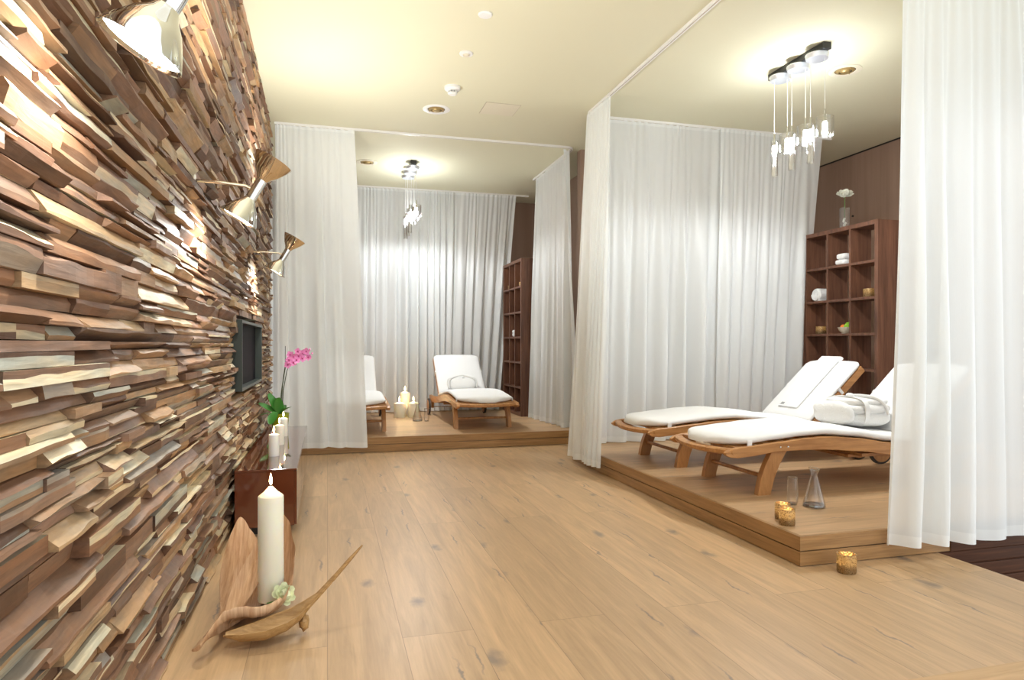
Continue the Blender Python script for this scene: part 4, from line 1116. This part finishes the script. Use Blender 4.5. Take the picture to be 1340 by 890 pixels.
# ---------------------------------------------------------------- shelves
def shelf_unit(label, x, y, w, dep, h, rz=0.0):
    """front faces -X, width along Y; origin at the near front bottom corner's midpoint"""
    t = thing('cube_shelf', label, 'shelf unit', (x, y, PZ+0.001), rz, group='walnut cube shelves')
    tw = 0.036; half = w/2
    for s in (-1, 1):
        mb = MB(); a = s*half; b_ = s*(half-tw); mb.box((0, min(a, b_), 0), (dep, max(a, b_), h), 0.001); mb.build('side_panel', M['walnut'], t, smooth=False)
    mb = MB(); mb.box((0, -half+tw, h-0.036), (dep, half-tw, h), 0.001); mb.build('top_board', M['walnut'], t, smooth=False)
    mb = MB(); mb.box((0, -half+tw, 0), (dep, half-tw, 0.036), 0.001); mb.build('bottom_board', M['walnut'], t, smooth=False)
    inner = h-0.072; cell = inner/6
    for k in range(1, 6):
        z_ = 0.036+cell*k; mb = MB(); mb.box((0, -half+tw, z_-0.011), (dep, half-tw, z_+0.011), 0.001); mb.build('shelf_board', M['walnut'], t, smooth=False)
    iw = w-2*tw
    for k in (1, 2):
        y_ = -half+tw+iw*k/3
        for q in range(6):
            za = 0.036+cell*q+(0.011 if q else 0); zb = 0.036+cell*(q+1)-(0.011 if q < 5 else 0)
            mb = MB(); mb.box((0.002, y_-0.010, za), (dep-0.002, y_+0.010, zb)); mb.build('divider', M['walnut'], t, smooth=False)
    return t, cell
SW, SD, SH = 0.893, 0.22, 1.904
SXn, SYn = 4.385, 4.975
_, cell = shelf_unit('large walnut cube shelf at the right, holding towels, fruit and a flower vase on top', SXn, SYn, SW, SD, SH)
SXf, SYf = 2.235, 8.12
shelf_unit('tall walnut cube shelf in the far bay, seen almost edge-on', SXf, SYf, 0.85, SD, SH)
def shelf_pos(sx, sy, w, col, row_):
    """col 0 = nearest the camera (low y); row counted from the top"""
    iw = w-0.072; y = sy-w/2+0.036+iw*(col+0.5)/3; z = PZ+0.001+0.036+cell*(6-row_)+(0.011 if row_ < 6 else 0)
    return sx, y, z+0.0005
def rolled_towel(label, x, y, z, r=0.052, L=0.17, tall=False):
    t = thing('rolled_towel', label, 'towel', (x, y, z))
    mb = MB(); mb.lathe([(0.001, -L/2), (r*0.85, -L/2), (r, -L/2+0.012), (r*1.01, 0), (r, L/2-0.012), (r*0.85, L/2), (0.001, L/2)], 28, (0, 0, r), (1, 0, 0)); mb.build('towel_roll', M['terry'], t)
    pts = []
    for k in range(60):
        a = k*0.32; rr = 0.006+r*0.82*k/60; pts.append((-L/2-0.001, rr*math.cos(a), r+rr*math.sin(a)))
    mb = MB(); mb.tube(pts, 0.0028, 6); mb.build('spiral_edge', M['cushion'], t)
    mb = MB(); mb.box((-L/2+0.01, -r*0.9, 0.0), (L/2-0.01, -r*0.1, 0.010), 0.004); mb.build('loose_end', M['terry'], t, smooth=False)
    return t
x, y, z = shelf_pos(SXn, SYn, SW, 2, 2); rolled_towel('rolled white towel in the left column of the near shelf, second row', x+0.10, y+0.03, z, 0.060, 0.17)
x, y, z = shelf_pos(SXn, SYn, SW, 1, 1); t = thing('folded_towel', 'folded white towel in the top row, middle column of the near shelf', 'towel', (x+0.10, y+0.01, z))
mb = MB(); mb.ellipsoid((0, 0, 0.026), (0.085, 0.065, 0.026), 28, 12, 0.5, 0.04, 1); mb.build('lower_fold', M['terry'], t, ang=80)
mb = MB(); mb.ellipsoid((0, -0.004, 0.078), (0.08, 0.058, 0.027), 28, 12, 0.5, 0.05, 4); mb.build('upper_fold', M['terry'], t, ang=80)
x, y, z = shelf_pos(SXn, SYn, SW, 0, 2); tealight('cream tealight jar in the second row, right column of the near shelf', x+0.07, y-0.01, z, 0.048, 0.072, True, 'shelf tealights', M['gold_glow'], 0.03)
x, y, z = shelf_pos(SXn, SYn, SW, 2, 3); tealight('cream tealight jar in the third row, left column of the near shelf', x+0.06, y+0.01, z, 0.046, 0.070, True, 'shelf tealights', M['gold_glow'], 0.03)
x, y, z = shelf_pos(SXn, SYn, SW, 1, 3)
fx, fy, fz = x+0.08, y, z
t = thing('fruit_bowl', 'small pale bowl in the third row, middle column of the near shelf', 'bowl', (fx, fy, fz))
mb = MB(); mb.lathe([(0.001, 0), (0.030, 0), (0.033, 0.006), (0.055, 0.028), (0.066, 0.056), (0.062, 0.056), (0.050, 0.030), (0.001, 0.012)], 32, caps=False); mb.build('bowl_body', M['ceramic'], t)
for nm, mat, dx, dy, dz, lab in [('orange', 'orange', 0.0, 0.026, 0.058, 'orange fruit at the left in the small shelf bowl'), ('apple', 'green_apple', -0.01, -0.026, 0.060, 'green apple at the right in the small shelf bowl'), ('apple', 'green_apple', 0.030, 0.0, 0.078, 'green apple at the back on top in the small shelf bowl')]:
    t = thing(nm, lab, 'fruit', (fx+dx, fy+dy, fz+dz))
    mb = MB(); mb.lathe([(0.001, -0.022), (0.010, -0.025), (0.022, -0.015), (0.027, 0.0), (0.023, 0.015), (0.011, 0.023), (0.002, 0.019)], 22); mb.build('flesh', M[mat], t)
    mb = MB(); mb.tube([(0, 0, 0.018), (0.002, 0, 0.029)], 0.0012, 6); mb.build('stalk', M['stem'], t)
# vase with one white flower
t = thing('bud_vase', 'square glass bud vase on top of the near walnut shelf', 'vase', (SXn+0.11, 5.02, PZ+0.001+SH))
mb = MB(); a = 0.027
def sq(r, z_): return [(r, r, z_), (-r, r, z_), (-r, -r, z_), (r, -r, z_)]
mb.loft([sq(a, 0.0), sq(a, 0.195), sq(a-0.005, 0.195), sq(a-0.005, 0.012), sq(0.001, 0.012)], True, False); mb.loft([sq(a, 0), sq(0.001, 0.0)], True, False); mb.build('glass_body', M['glass'], t, smooth=False)
mb = MB()
for k in range(10):
    mb.ellipsoid((random.uniform(-.010, .010), random.uniform(-.010, .010), 0.018+0.0085*k), (0.011, 0.011, 0.008), 8, 6)
mb.build('white_pebbles', M['white_petal'], t)
mb = MB()
for sx_, sy_ in ((1, 1), (1, -1), (-1, 1), (-1, -1)): mb.tube([(sx_*a, sy_*a, 0), (sx_*a, sy_*a, 0.195)], 0.002, 6)
mb.build('glass_corner', M['glass_thick'], t)
f = thing('cut_flower', 'single white flower on a green stem standing in the bud vase', 'flower', (SXn+0.11, 5.02, PZ+0.11+SH))
mb = MB(); mb.tube([(0, 0, 0.0), (0.0, 0.0, 0.10), (0.003, 0, 0.20)], 0.0032, 8); mb.build('stem', M['rose_leaf'], f)
rose(f, (0.003, 0, 0.195), 0.060, M['white_petal'], 8, 'blossom', (-0.35, -0.5, 0.75))
mb = MB(); mb.ellipsoid((0.000, -0.004, 0.210), (0.036, 0.040, 0.028), 18, 10, nz=0.35, seed=4); mb.build('blossom_heart', M['white_petal'], f)
# far shelf items
x, y, z = shelf_pos(SXf, SYf, 0.85, 1, 3); t = thing('folded_towel', 'small folded white towel on the third row of the far shelf', 'towel', (x+0.07, y+0.02, z+0.001))
mb = MB(); mb.ellipsoid((0, 0, 0.024), (0.045, 0.085, 0.024), 24, 10, 0.5, 0.05, 1); mb.build('lower_fold', M['terry'], t, ang=80)
mb = MB(); mb.ellipsoid((0, 0.0, 0.064), (0.045, 0.085, 0.022), 24, 10, 0.5, 0.05, 4); mb.build('upper_fold', M['terry'], t, ang=80)
for c_, nm in ((0, 'right'), (2, 'left')):
    x, y, z = shelf_pos(SXf, SYf, 0.85, c_, 1); tealight(nm+' tealight jar in the top row of the far shelf', x+0.05, y, z, 0.028, 0.055, True, 'shelf tealights', M['gold_glow'], 0.03)
# small hook on the right wall
mb = MB(); mb.lathe([(0.001, 0), (0.010, 0), (0.009, 0.012), (0.001, 0.014)], 14, (0, 0, 0), (-1, 0, 0)); o = mb.build('wall_peg', M['black']); o.location = (XR-0.0005, 5.82, 2.35)
tag(o, 'tiny dark knob on the brown wall left of the white flower', 'peg')
